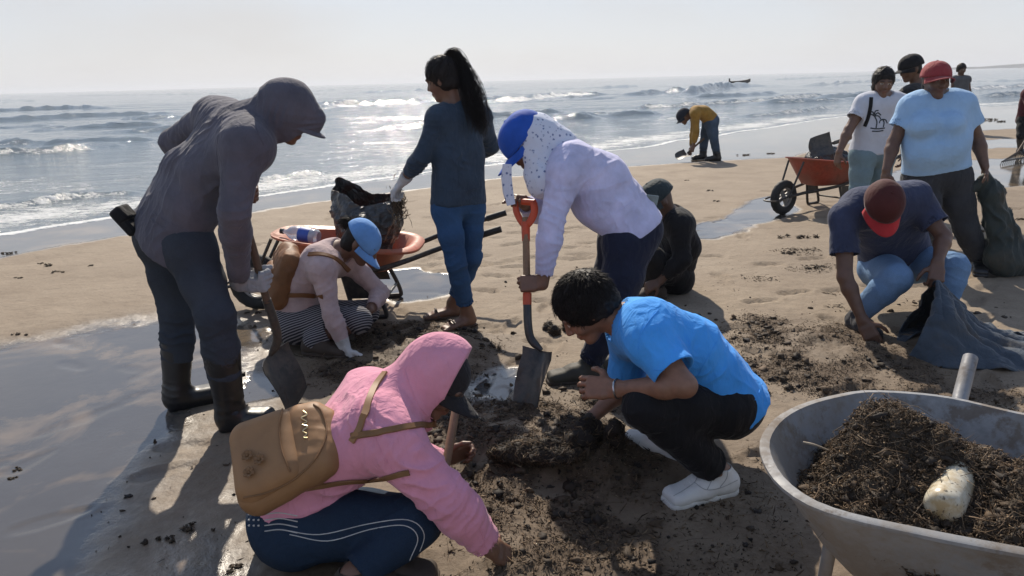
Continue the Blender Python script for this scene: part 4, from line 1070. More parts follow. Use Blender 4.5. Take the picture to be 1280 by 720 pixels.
fl = Solid(); q = p4.hp
fl.ell(q(-.040, 0, -.030), (p4.hf, p4.hl, p4.hu), (.100, .106, .090), k=.02)
fl.cone(q(-.03, -.0, -.06), P(680, 226, 3.56), .098, .085, k=.05); fl.cone(q(-.07, 0, .0), p4.J['neck'] + V(0, 0, .05), .085, .10, k=.05)
fl.ell(q(.10, 0, -.05), (p4.hf, p4.hl, p4.hu), (.105, .085, .15), k=.012, sub=True)
fl.cut(q(0, 0, .045), p4.hu + .2 * p4.hf, .3)
fl.cut(P(682, 252, 3.5), nrm(V(-.2, 0, -1)), .2)
solid_obj('neck_flap', fl, .006, M['flowered'], p4.root, folds=[(P(680, 215, 3.5), .1, V(1, 0, .3), .05, .010)], amp=.006, scale=.05)
st = MB(); st.ribbon([P(*a) for a in ((634, 205, 3.5), (633, 222, 3.5), (635, 240, 3.5), (639, 256, 3.5))], [V(0, -1, .1)] * 4, [.02, .024, .024, .02], .006); st.build('hanging_tie', M['flowered'], p4.root)
ph = MB(); ph.box(P(812, 260, 3.58), (nrm(V(.2, 0, 1)), nrm(V(1, .4, -.2)), nrm(V(-.3, 1, 0))), (.062, .036, .005)); 
phone = ph.build('phone', plain('clear_phone_case', (.16, .20, .20), .2, var=.3), None, True, bevel=.004); tag(phone, 'phone in a clear case sticking out of the navy trouser pocket', 'phone')

# 5 young man in blue t-shirt ----------------------------------------
M['sky_shirt'] = cloth('bright_blue_cotton', (.065, .34, .84), .85, wr=.4, var=.12, sheen=.1)
M['black_trouser'] = cloth('black_trousers', (.009, .009, .011), .8, sheen=.08)
M['white_leather'] = plain('white_sneaker_leather', (.66, .66, .64), .5, var=.08, bmp=.1)
p5 = Person('person in a bright blue t-shirt, black trousers and white sneakers crouching beside the mud', dict(
    pel=(915, 500, 2.62), mid=(862, 436, 2.60), neck=(782, 402, 2.62), head=(733, 385, 2.62),
    shN=(814, 428, 2.43), shF=(788, 425, 2.80), elN=(856, 482, 2.30), wrN=(770, 486, 2.42), elF=(782, 482, 2.88), wrF=(740, 522, 2.82),
    hiN=(907, 508, 2.50), hiF=(905, 500, 2.75), knN=(806, 508, 2.38), knF=(806, 500, 2.76),
    heN=(912, 614), toN=(842, 632), heF=(856, 574), toF=(806, 562)), hf=(-.72, .02, -.69), hu=(-.55, 0, .83), tone=(.24, .125, .08), h=.0042, girth=.97, hsc=.97)
p5.hand('N', P(738, 484, 2.46) - p5.J['wrN'], V(.05, .8, -.5), V(-.1, .5, .9), curl=(22, 38, 26), spread=.15, hs=1.02)
p5.hand('F', P(722, 548, 2.80) - p5.J['wrF'], V(.4, .3, -.6), V(-.4, -.8, .2), curl=(20, 45, 35), hs=1.05)
p5.body()
shirt5 = p5.shirt(M['sky_shirt'], 't_shirt', e=.016, eb=.014, sleeve='short', sl_len=.74, hem=.10, amp=.004,
    folds=[(P(900, 450, 2.5), .2, V(.7, 0, -.7), .07, .008), (P(835, 440, 2.4), .12, V(.9, 0, .3), .05, .009), (P(930, 485, 2.5), .12, V(.8, 0, .5), .05, .009)], collar=.004)
p5.trousers(M['black_trouser'], 'trousers', e=.012, ek=.016, ea=.024, end=.90, waist=.08)
p5.shoes(M['white_leather'], plain('white_rubber_sole', (.60, .60, .57), .6, var=.2), h=.0045, sc=1.02)
p5.hair_cap(seed=5, strands=5200, length=.036, low=-.05, thick=.013, front=.035, flare=-1.6)
sh5 = [o for o in COL.objects if o.parent == p5.root and o.name.startswith('shoe')]
bs5 = bvh_of(*sh5); M['seam_grey'] = plain('grey_stitching', (.30, .30, .30), .8, bmp=0)
for px_ in ([(842, 620), (856, 612), (868, 603), (872, 596)], [(868, 603), (882, 612), (900, 610), (922, 600)], [(884, 612), (890, 600), (896, 590)], [(900, 609), (908, 598), (910, 586)]):
    pts, nor = trace(bs5, px_, .0006, 5)
    if len(pts) > 2: mb = MB(); mb.tube(pts, .0011, 6); mb.build('stitched_seam', M['seam_grey'], sh5[0])
br = MB(); W5 = p5.J['wrN']; dw = nrm(p5.J['wrN'] - p5.J['elN']); a = nrm(np.cross(dw, Z)); b = np.cross(dw, a)
br.tube([W5 - dw * .005 + (a * math.cos(t) + b * math.sin(t)) * .0325 for t in np.linspace(0, 2 * math.pi, 22)], .0035, 6, cap=False); br.build('bracelet', plain('silver', (.5, .5, .5), .3, 1.0), p5.root)
for sd_ in 'N':
    he, fd = p5.J['he' + sd_], p5.J['fd' + sd_]; la = np.cross(fd, Z)
    lc = MB()
    for i in range(5):
        c = he + fd * (.105 + .022 * i) + Z * (.088 - .006 * i); lc.tube(spline([c - la * .034 - Z * .012, c + Z * .004, c + la * .034 - Z * .012], 4), .0035, 6)
    lc.build('laces', M['white_leather'], p5.root)

# 6 woman in pink hooded top -----------------------------------------
M['pink'] = cloth('pink_hooded_jersey', (.68, .29, .38), .9, var=.12, wr=.45, sheen=.2)
M['jean_navy'] = denim('navy_jeans', (.016, .030, .055), .6)
M['dark_cap'] = cloth('dark_cap_cloth', (.02, .018, .02), .8)
p6 = Person('person in a pink hooded top and navy jeans squatting and reaching into the debris', dict(
    pel=(368, 640, 2.22), mid=(408, 572, 2.22), neck=(488, 502, 2.23), head=(545, 474, 2.25),
    shN=(492, 556, 2.05), shF=(468, 502, 2.42), elN=(560, 625, 1.99), wrN=(612, 684, 2.03), elF=(520, 580, 2.5), wrF=(553, 576, 2.60),
    hiN=(366, 660, 2.10), hiF=(382, 650, 2.34), knN=(520, 652, 2.04), knF=(528, 645, 2.36),
    heN=(425, 752), toN=(500, 754), heF=(440, 732), toF=(505, 730)), hf=(.72, -.16, -.62), hu=(.62, 0, .78), tone=(.17, .09, .058), h=.0046, girth=1.06, hsc=.95)
p6.hand('N', P(640, 700, 2.08) - p6.J['wrN'], V(.2, .5, -.8), V(.3, .9, .3), curl=(25, 45, 35), hs=.98)
p6.hand('F', P(566, 570, 2.62) - p6.J['wrF'], V(.4, -.6, -.2), V(.2, 0, .9), curl=(50, 70, 50), hs=.98)
p6.body()
def hood6(o):
    q = p6.hp; f, l, u = p6.hf, p6.hl, p6.hu
    o.ell(q(-.012, 0, .026), (f, l, u), (.122, .098, .124), k=.03)
    o.cone(q(-.015, 0, -.03), lerp(p6.J['neck'], p6.chest, .15), .094, .095, k=.05)
    o.ops.pop(-2); o.ops.pop(-1); H = Solid(); H.ell(q(-.012, 0, .026), (f, l, u), (.122, .098, .124), k=.03); H.cone(q(-.015, 0, -.03), lerp(p6.J['neck'], p6.chest, .15), .094, .095, k=.05)
    H.cone(q(.0, 0, .05), q(.075, 0, .055), .098, .080, k=.03); H.cone(q(.0, 0, .0), q(.03, 0, -.115), .092, .070, k=.03)
    H.cut(q(.062, 0, 0), nrm(f + .25 * u), .2); H.ell(q(.06, 0, -.005), (f, l, u), (.085, .084, .118), k=.01, sub=True)
    o.add(H, .04)
shirt6 = p6.shirt(M['pink'], 'hooded_top', e=.022, eb=.026, hem=.03, extra=hood6, neck_cut=False, amp=.003,
    folds=[(P(520, 580, 2.0), .13, V(.5, 0, 1), .042, .013), (P(450, 540, 2.05), .14, V(.8, .2, .35), .045, .011), (P(585, 650, 1.95), .09, V(.7, 0, -.6), .03, .009), (P(420, 610, 2.05), .12, V(.35, 0, 1), .045, .010),
           (P(520, 450, 2.15), .10, V(1, 0, -.2), .04, .007), (P(480, 520, 2.1), .10, V(.9, 0, .5), .035, .010)])
jeans6 = p6.trousers(M['jean_navy'], 'jeans', e=.014, ek=.014, ea=.016, end=.94, waist=.075)
p6.shoes(M['brown_sole'], M['brown_sole'], h=.007)
cap6 = p6.cap(M['dark_cap'], size=.98, tilt=-.08, brim_len=.095)

# 7 dark crouching figure --------------------------------------------
M['charcoal'] = cloth('charcoal_jersey', (.020, .020, .022), .85)
M['dark_green'] = cloth('dark_grey_green_cap_cloth', (.030, .042, .045), .8)
p7 = Person('person in black clothing and dark cap crouching behind the lavender top', dict(
    pel=(836, 344, 5.25), mid=(848, 308, 5.18), neck=(840, 270, 5.08), head=(822, 252, 5.00),
    shN=(848, 282, 4.92), shF=(832, 278, 5.28), elN=(853, 325, 4.84), wrN=(826, 350, 4.86), elF=(800, 320, 5.3), wrF=(795, 350, 5.1),
    hiN=(846, 348, 5.12), hiF=(832, 346, 5.36), knN=(816, 322, 4.90), knF=(800, 322, 5.25), heN=(828, 374), toN=(795, 378), heF=(815, 366), toF=(785, 368)),
    hf=(-.75, -.3, -.58), hu=(-.5, 0, .86), tone=(.10, .055, .038), h=.009, girth=1.05)
p7.hand('N', V(-.8, .1, -.5), V(0, .6, -.6), V(0, -.8, .4), curl=(35, 45, 35)); p7.hand('F', V(-.6, -.2, -.7), V(0, .6, -.6), V(0, -.8, .4), curl=(35, 45, 35))
p7.body(); p7.shirt(M['black_cloth'], 'black_top', e=.018, eb=.016, hem=.1); p7.trousers(M['black_trouser'], 'trousers', e=.014); p7.shoes(M['brown_sole'], h=.008)
p7.cap(M['dark_green'], size=1.12)

# 8 far digger in mustard top -----------------------------------------
M['mustard'] = cloth('mustard_top', (.30, .17, .035), .85)
M['jean_far'] = denim('washed_blue_jeans', (.05, .075, .11))
p8 = Person('person in a mustard top and dark hat stooping with a shovel at the waterline', dict(
    pel=(889, 150, 13.65), mid=(880, 141, 13.65), neck=(867, 140, 13.65), head=(855, 146, 13.62),
    shN=(869, 143, 13.45), shF=(868, 141, 13.85), elN=(870, 164, 13.42), wrN=(867, 182, 13.45), elF=(867, 162, 13.85), wrF=(864, 186, 13.72),
    hiN=(889, 155, 13.53), hiF=(886, 153, 13.78), knN=(893, 177, 13.45), knF=(880, 177, 13.80), heN=(900, 201), toN=(886, 201), heF=(882, 199), toF=(868, 199.5)),
    hf=(-.7, 0, -.7), hu=(-.6, 0, .8), tone=(.15, .08, .05), h=.012, girth=1.0)
p8.hand('N', V(-.3, 0, -.9), V(.5, .7, 0), V(-.5, .5, 0), curl=(55, 70, 45)); p8.hand('F', V(-.3, 0, -.9), V(.5, -.7, 0), V(-.5, .5, 0), curl=(55, 70, 45))
p8.body(); p8.shirt(M['mustard'], 'mustard_top', e=.018, eb=.016, hem=.08, cuff=.02); p8.trousers(M['jean_far'], 'jeans', e=.016, end=.8); p8.shoes(M['rubber'], h=.010)
p8.boots(M['rubber'], .12); p8.cap(cloth('dark_hat', (.012, .016, .026)), size=1.15, brim_len=.05)

# 9 crouching man with maroon cap -------------------------------------
M['navy_t'] = cloth('navy_blue_cotton', (.040, .050, .095), .85, wr=.4, sheen=.15)
M['jean_light'] = denim('light_blue_jeans', (.13, .22, .36), .7)
M['maroon'] = cloth('maroon_cap_cloth', (.075, .018, .016), .8, wr=.2); M['red'] = cloth('red_peak_cloth', (.42, .025, .028), .75, wr=.15)
p9 = Person('person in a navy t-shirt and maroon cap with red peak crouching over a sack', dict(
    pel=(1118, 322, 4.68), mid=(1112, 282, 4.50), neck=(1108, 246, 4.28), head=(1103, 258, 4.14),
    shN=(1055, 272, 4.26), shF=(1150, 258, 4.34), elN=(1056, 346, 4.14), wrN=(1078, 400, 4.04), elF=(1180, 296, 4.22), wrF=(1172, 328, 4.08),
    hiN=(1100, 335, 4.62), hiF=(1142, 328, 4.66), knN=(1120, 348, 4.16), knF=(1192, 334, 4.32), heN=(1064, 408), toN=(1085, 420), heF=(1170, 402), toF=(1195, 412)),
    hf=(-.12, -.62, -.78), hu=(-.05, -.80, .60), tone=(.13, .068, .045), h=.0065, girth=1.12, hsc=.97)
p9.hand('N', P(1092, 426, 3.98) - p9.J['wrN'], V(.5, .6, -.3), V(.6, -.7, .2), curl=(20, 35, 30), hs=1.1)
p9.hand('F', P(1170, 350, 4.02) - p9.J['wrF'], V(-.1, .6, -.7), V(-.9, .1, 0), curl=(50, 65, 40), hs=1.1)
p9.body()
p9.shirt(M['navy_t'], 't_shirt', e=.018, eb=.014, sleeve='short', sl_len=.66, hem=.08, folds=[(P(1080, 310, 4.2), .16, V(.5, 0, .8), .05, .010)])
p9.trousers(M['jean_light'], 'jeans', e=.014, ek=.020, ea=.022, end=.93, waist=.08)
p9.shoes(cloth('dark_grey_canvas_shoe', (.045, .045, .05)), M['brown_sole'], h=.007); p9.hair_cap(seed=9, under=True)
p9.cap(M['maroon'], M['red'], size=1.14, tilt=-.05, brim_len=.07)

# 10 standing woman in light blue t-shirt ------------------------------
M['pale_blue'] = cloth('pale_blue_cotton', (.32, .50, .72), .85, wr=.35, var=.1)
M['grey_trouser'] = cloth('dark_grey_trousers', (.040, .043, .050), .85)
M['red_cap'] = cloth('faded_red_cap_cloth', (.28, .045, .05), .8)
p10 = Person('broad person in a pale blue t-shirt and red cap standing and holding a dark sack', dict(
    pel=(1170, 216, 5.50), mid=(1170, 172, 5.48), neck=(1170, 122, 5.52), head=(1170, 100, 5.46),
    shN=(1139, 134, 5.50), shF=(1204, 131, 5.50), elN=(1117, 178, 5.50), wrN=(1108, 212, 5.42), elF=(1222, 174, 5.50), wrF=(1231, 208, 5.42),
    hiN=(1153, 224, 5.5), hiF=(1190, 222, 5.5), knN=(1158, 284, 5.42), knF=(1207, 284, 5.46), heN=(1154, 330), toN=(1150, 340), heF=(1221, 337), toF=(1226, 347)),
    hf=(-.05, -.98, -.08), hu=(0, -.1, .99), tone=(.13, .07, .046), h=.007, girth=1.24, hsc=.98)
p10.hand('N', V(-.1, -.1, -1), V(.9, .2, 0), V(.1, -.9, 0), curl=(20, 30, 20), hs=1.0); p10.hand('F', V(.1, -.1, -1), V(-.9, .2, 0), V(-.1, -.9, 0), curl=(55, 75, 50), hs=1.0)
p10.body()
p10.shirt(M['pale_blue'], 't_shirt', e=.014, eb=.014, sleeve='short', sl_len=.62, hem=.07, belly=[(P(1170, 185, 5.42), (.16, .205, .15), .06), (P(1155, 156, 5.36), (.10, .10, .085), .05), (P(1186, 156, 5.36), (.10, .10, .085), .05)],
    folds=[(P(1170, 168, 5.3), .16, V(.2, 0, 1), .06, .007)], amp=.003)
p10.trousers(M['grey_trouser'], 'trousers', e=.010, ek=.018, ea=.028, end=.92, waist=.06)
p10.shoes(M['rubber'], h=.008); p10.hair_cap(seed=10, under=True, low=-.08); p10.cap(M['red_cap'], size=1.03, tilt=.10, brim_len=.085)

# 11 woman in white t-shirt with palm print ------------------------------
M['white_t'] = cloth('white_cotton', (.52, .54, .60), .85, wr=.3, var=.08)
M['jean_pale'] = denim('pale_washed_jeans', (.17, .24, .27), .5)
p11 = Person('person in a white palm print t-shirt and pale jeans beside the red wheelbarrow', dict(
    pel=(1090, 190, 7.10), mid=(1096, 160, 7.08), neck=(1104, 121, 7.06), head=(1104, 103, 7.02),
    shN=(1080, 130, 7.04), shF=(1128, 130, 7.10), elN=(1061, 162, 6.98), wrN=(1049, 190, 6.92), elF=(1138, 165, 7.1), wrF=(1130, 190, 6.95),
    hiN=(1079, 196, 7.05), hiF=(1102, 195, 7.12), knN=(1073, 238, 7.0), knF=(1098, 238, 7.14), heN=(1067, 284), toN=(1058, 291), heF=(1096, 280), toF=(1090, 288)),
    hf=(-.2, -.94, -.18), hu=(0, -.2, .98), tone=(.15, .08, .052), h=.008, girth=1.12)
p11.hand('N', V(-.15, -.1, -1), V(.8, .3, 0), V(.1, -.9, 0), curl=(25, 35, 25)); p11.hand('F', V(-.2, -.3, -1), V(-.8, .3, 0), V(.1, -.9, 0), curl=(25, 35, 25))
p11.body()
shirt11 = p11.shirt(M['white_t'], 't_shirt', e=.014, eb=.014, sleeve='short', sl_len=.6, hem=.10)
p11.trousers(M['jean_pale'], 'jeans', e=.010, end=.94); p11.shoes(M['brown_sole'], h=.009); p11.hair_cap(seed=11, strands=300, low=-.10)
lock('hair_length', M['hair'], p11.root, [p11.hp(-.09, 0, .02), p11.hp(-.10, .03, -.07), p11.hp(-.09, .05, -.16)], [.06, .06, .03], 200, 5, w=.003)

# 12 person behind, in a dark cap -------------------------------------
p12 = Person('person in dark clothes and a black cap standing behind the pale blue t-shirt', dict(
    pel=(1152, 182, 7.9), mid=(1152, 152, 7.9), neck=(1148, 108, 7.9), head=(1138, 86, 7.88), shN=(1134, 120, 7.75), shF=(1164, 118, 8.05),
    elN=(1118, 150, 7.75), wrN=(1090, 165, 7.80), elF=(1160, 148, 8.2), wrF=(1135, 165, 8.15), hiN=(1142, 186, 7.85), hiF=(1162, 184, 8.0), knN=(1140, 222, 7.8), knF=(1163, 222, 7.95),
    heN=(1142, 262), toN=(1130, 265), heF=(1165, 258), toF=(1152, 261)), hf=(-.93, -.2, -.28), hu=(-.2, 0, .97), tone=(.11, .06, .04), h=.011, girth=1.05)
p12.hand('N', V(-.9, 0, -.3), V(0, .2, -.9), V(0, .9, .2), curl=(50, 60, 40)); p12.hand('F', V(-.9, -.1, -.4), V(0, .2, -.9), V(0, -.9, .2), curl=(50, 60, 40))
p12.body(); p12.shirt(M['charcoal'], 'dark_top', e=.016); p12.trousers(M['black_trouser']); p12.shoes(M['rubber'], h=.010); p12.hair_cap(seed=12, under=True); p12.cap(M['black_cloth'], size=1.12, brim_len=.06)

# 13 distant person ----------------------------------------------------
M['grey_top'] = cloth('grey_sleeveless_top', (.09, .095, .105), .85)
p13 = Person('bare-headed person in a grey top standing far off at the edge of the surf', dict(
    pel=(1199, 129, 18.0), mid=(1200, 115, 18.0), neck=(1201, 95.5, 18.0), head=(1202, 86.5, 17.97), shN=(1193, 99, 18.0), shF=(1209, 99, 18.0), elN=(1190, 114, 18.0), wrN=(1192, 127, 17.9),
    elF=(1212, 114, 18.0), wrF=(1211, 127, 17.9), hiN=(1196, 131, 18.0), hiF=(1204, 131, 18.0), knN=(1196, 151, 17.95), knF=(1206, 151, 18.0), heN=(1196, 170), toN=(1195, 172), heF=(1207, 170), toF=(1208, 172)),
    hf=(.1, -.97, -.15), hu=(0, -.1, 1), tone=(.09, .05, .035), h=.016)
p13.hand('N', V(0, 0, -1), V(1, 0, 0), V(0, -1, 0)); p13.hand('F', V(0, 0, -1), V(-1, 0, 0), V(0, -1, 0))
p13.body(); p13.shirt(M['grey_top'], 'grey_top', sleeve='short', sl_len=.3, e=.016); p13.trousers(M['charcoal']); p13.hair_cap(seed=13, strands=0); p13.shoes(M['rubber'], h=.016)

# 14 person at the right with a rake -------------------------------------
M['wine'] = cloth('wine_red_top', (.075, .012, .020), .85)
p14 = Person('person in a wine red top and black leggings raking the wet sand', dict(
    pel=(1286, 148, 12.8), mid=(1288, 130, 12.75), neck=(1294, 113, 12.7), head=(1302, 102, 12.65), shN=(1284, 118, 12.6), shF=(1302, 116, 12.85), elN=(1287, 139, 12.45), wrN=(1292, 158, 12.35),
    elF=(1303, 140, 12.6), wrF=(1300, 160, 12.5), hiN=(1280, 150, 12.72), hiF=(1294, 150, 12.88), knN=(1276, 170, 12.6), knF=(1294, 170, 12.8), heN=(1273, 192), toN=(1282, 194), heF=(1292, 189), toF=(1300, 191)),
    hf=(.7, -.4, -.55), hu=(-.4, 0, .9), tone=(.12, .065, .042), h=.013)
p14.hand('N', V(-.2, -.4, -.8), V(.5, 0, -.2), V(0, -1, 0), curl=(55, 70, 45)); p14.hand('F', V(-.5, -.2, -.8), V(.5, 0, -.2), V(0, -1, 0), curl=(55, 70, 45))
p14.body(); p14.shirt(M['wine'], 'wine_red_top', e=.016); p14.trousers(M['black_trouser'], 'leggings', e=.004, ek=.004, ea=.004); p14.hair_cap(seed=14, under=True, low=-.09); p14.shoes(M['rubber'], h=.013); p14.cap(M['black_cloth'], size=1.1)
# ------------------------------------------------------------------ tools, barrows, bags
M['steel_old'] = painted('worn_dark_steel', (.030, .031, .033), (.05, .03, .02), .6, .35, .38)
M['wood_handle'] = wood('worn_ash_handle', (.24, .15, .085)); M['wood_dark'] = wood('dark_wet_handle', (.10, .06, .035))
M['orange_plastic'] = plain('orange_red_plastic', (.52, .075, .025), .45, var=.15)
M['black_grip'] = plain('black_rubber_grip', (.014, .014, .015), .6)
M['black_paint'] = painted('black_tube_paint', (.016, .016, .018), (.06, .035, .02), .5, .35, .45)
M['orange_tray'] = painted('orange_tray_paint', (.50, .105, .035), (.16, .07, .04), .5, .45, .42)
M['red_tray'] = painted('red_orange_tray_paint', (.36, .060, .030), (.14, .06, .04), .5, .4, .45)
M['zinc_tray'] = painted('grey_weathered_zinc', (.25, .252, .255), (.13, .095, .065), .7, .7, .55)
M['zinc_tube'] = painted('grey_tube', (.26, .26, .265), (.12, .09, .07), .5, .45, .45)
M['tyre'] = plain('black_tyre', (.016, .016, .016), .75, bmp=.4); M['rim'] = painted('grey_rim', (.25, .24, .23), amt=.6, mud=.6)
M['bag_black'] = plastic_bag('black_bin_liner', (.030, .031, .032), .30)

def blade(mb, top, tip, nrm_, w0, w1, bow=.035, th=.004, nu=11, nv=9, shoulder=.02):
    """curved digging blade from its shoulder to its cutting edge"""
    d = nrm(tip - top); L = np.linalg.norm(tip - top); n_ = nrm(nrm_ - d * np.dot(nrm_, d)); l = np.cross(d, n_); P0 = []; P1 = []
    for i in range(nv):
        t = i / (nv - 1); w = lerp(w0, w1, t) / 2
        for k in range(nu):
            q = -1 + 2 * k / (nu - 1)
            e = L * t - (.035 * q * q if t > .6 else 0) * (t - .6) / .4
            c = top + d * e + l * q * w + n_ * (bow * (q * q) * (1 - .35 * t) + .012 * math.sin(t * 3.1) - bow * .5)
            if i == 0: c = c + n_ * (.014 * abs(q))
            P0.append(c + n_ * th / 2); P1.append(c - n_ * th / 2)
    f = []; m_ = len(P0)
    for i in range(nv - 1):
        for k in range(nu - 1):
            a = i * nu + k; f.append((a, a + 1, a + nu + 1, a + nu)); f.append((m_ + a, m_ + a + nu, m_ + a + nu + 1, m_ + a + 1))
    for k in range(nu - 1):
        f.append((k, m_ + k, m_ + k + 1, k + 1)); a = (nv - 1) * nu + k; f.append((a, a + 1, m_ + a + 1, m_ + a))
    for i in range(nv - 1):
        a = i * nu; f.append((a, a + nu, m_ + a + nu, m_ + a)); a = i * nu + nu - 1; f.append((a, m_ + a, m_ + a + nu, a + nu))
    mb.add(P0 + P1, f); return mb
def shovel(label, handle, neck, tip, bn, w0=.21, w1=.17, hmat=None, r=.0165, grip=None, gmat=None, bow=.035):
    """handle: points from the top to the socket; neck: points of the bent steel socket down to the blade's shoulder"""
    root = empty('shovel', tip, label, 'shovel', 'shovels in use on the beach')
    mb = MB(); mb.tube(spline(handle, 5), r, 12); mb.build('handle', hmat or M['wood_handle'], root)
    mb = MB(); blade(mb, neck[-1], tip, bn, w0, w1, bow); mb.build('blade', M['steel_old'], root)
    nk = spline(neck, 6); mb = MB(); mb.tube(nk, [r * 1.18] * (len(nk) - 4) + [r * 1.1, r * .95, r * .8, r * .6], 12); mb.build('socket', M['steel_old'], root)
    if grip is not None:
        c, d, l = grip; mb = MB()
        for sg in (-1, 1): mb.tube(spline([c - d * .0, c + d * .03 + l * sg * .030, c + d * .075 + l * sg * .052, c + d * .115 + l * sg * .050], 4), [.014] * 13, 10, flat=1.3)
        mb.tube([c + d * .118 - l * .056, c + d * .118 + l * .056], .0155, 12); mb.tube([c + d * .02, c - d * .07], [.021, .019], 12)
        mb.build('hand_grip', gmat or M['orange_plastic'], root)
    return root

shovel('shovel with a plain dark wooden handle held by the grey hooded top', [P(296, 246, 3.16), P(316, 310, 3.18), P(334, 378, 3.22)], [P(333, 374, 3.22), P(345, 410, 3.27), P(346, 428, 3.30), P(338, 444, 3.31)],
       P(374, 506, 3.34), V(.85, -.35, .40), .22, .19, M['wood_dark'], .017)
dg = nrm(P(655, 252, 3.60) - P(659, 376, 3.42))
shovel('shovel with an orange D-shaped grip worked into the mud by the lavender top', [P(657, 272, 3.58), P(659, 376, 3.42)], [P(659, 372, 3.43), P(660, 405, 3.38), P(664, 424, 3.36), P(677, 438, 3.33)],
       P(655, 514, 3.22), V(-.70, -.60, .30), .19, .16, M['wood_handle'], .0165, (P(657, 283, 3.565), dg, nrm(V(.8, -.55, 0))))
mb = MB(); mb.tube([P(659, 366, 3.435), P(659, 381, 3.415)], .0205, 12); mb.build('collar', M['orange_plastic'], [o for o in COL.objects if o.name.startswith('shovel')][-1])
shovel('shovel with a pale wooden handle standing beside the pink hooded top', [P(572, 500, 2.66), P(552, 610, 2.40), P(531, 706, 2.16)], [P(532, 700, 2.17), P(524, 740, 2.06), P(520, 752, 2.02)], G(498, 800) + V(0, 0, .01), V(-.2, -.3, .9), .2, .17, M['wood_handle'], .016)
shovel('shovel lifting sand beside the mustard top at the waterline', [P(880, 173, 13.52), P(872, 180, 13.5), P(864, 187, 13.5)], [P(865, 186, 13.5), P(861, 190, 13.5), P(859, 192, 13.5)], P(845, 197, 13.45), V(.3, -.3, .9), .24, .2, M['wood_dark'], .018)
shovel('shovel with a broad black blade held level over the red wheelbarrow', [P(1112, 160, 7.72), P(1080, 168, 7.75), P(1050, 176, 7.8)], [P(1052, 175.5, 7.8), P(1044, 178, 7.8), P(1040, 179, 7.8)], P(1011, 186, 7.85), V(.15, -.9, .45), .23, .20, M['wood_dark'], .017, bow=.03)

# rake
rk = empty('rake', G(1262, 203), 'wide metal rake pulled through wet sand beside the wine red top', 'rake')
a, b = G(1252, 206) + V(0, 0, .05), G(1283, 200) + V(0, 0, .05)
mb = MB(); mb.tube([P(1300, 140, 12.5), P(1285, 170, 12.35), lerp(a, b, .5) + V(0, 0, .05)], .016, 8); mb.build('handle', M['wood_dark'], rk)
mb = MB(); mb.tube([a, b], .012, 8); mb.build('head_bar', M['steel_old'], rk)
back = nrm((lerp(a, b, .5) - P(1285, 170, 12.35)) * V(1, 1, 0))
for i in range(13):
    c = lerp(a, b, i / 12); mb = MB(); mb.tube([lerp(a, b, .5) + V(0, 0, .12) - back * .1, c, c + back * .05 - V(0, 0, .05)], .006, 5); mb.build('tine', M['steel_old'], rk)

# wheelbarrows --------------------------------------------------------
def ring(xc, a, b, z, zt=0.0, n=40, e=3.2, tap=.14):
    o = []
    for k in range(n):
        t = 2 * math.pi * k / n; c, s = math.cos(t), math.sin(t)
        x = math.copysign(abs(c) ** (2 / e), c); y = math.copysign(abs(s) ** (2 / e), s)
        o.append(V(xc + a * x, b * y * (1 - tap * x), z + zt * x))
    return o
def wheel(parent, c, axis, r, tw):
    ax = nrm(axis); u = nrm(np.cross(ax, Z)); w = np.cross(ax, u)
    rings = []; m_ = 14
    w_ = empty  # noqa
    v = []; f = []; nseg = 40
    for i in range(nseg):
        t = 2 * math.pi * i / nseg; rd = u * math.cos(t) + w * math.sin(t); lug = .004 if i % 2 else 0
        for k in range(m_):
            p = 2 * math.pi * k / m_; v.append(c + rd * (r - tw + math.cos(p) * (tw + (lug if math.cos(p) > .6 else 0))) + ax * math.sin(p) * tw * .95)
    for i in range(nseg):
        for k in range(m_): f.append((i * m_ + k, i * m_ + (k + 1) % m_, ((i + 1) % nseg) * m_ + (k + 1) % m_, ((i + 1) % nseg) * m_ + k))
    ty = mesh_py('wheel', v, f, M['tyre'], parent)
    mb = MB(); ri = r - 1.7 * tw
    mb.loft([[c + (u * math.cos(t) + w * math.sin(t)) * q + ax * x for t in np.linspace(0, 2 * math.pi, 28, endpoint=False)] for q, x in ((ri + .006, -tw * .6), (ri - .012, -tw * .55), (ri - .012, tw * .55), (ri + .006, tw * .6))], True, False, False)
    for i in range(4):
        t = i * math.pi / 2 + .5; rd = u * math.cos(t) + w * math.sin(t); tg = np.cross(ax, rd); mb.box(c + rd * ri * .55, (rd, tg, ax), (ri * .5, .022, .006))
    mb.tube([c - ax * tw * 1.3, c + ax * tw * 1.3], .028, 14); mb.build('rim', M['rim'], ty)
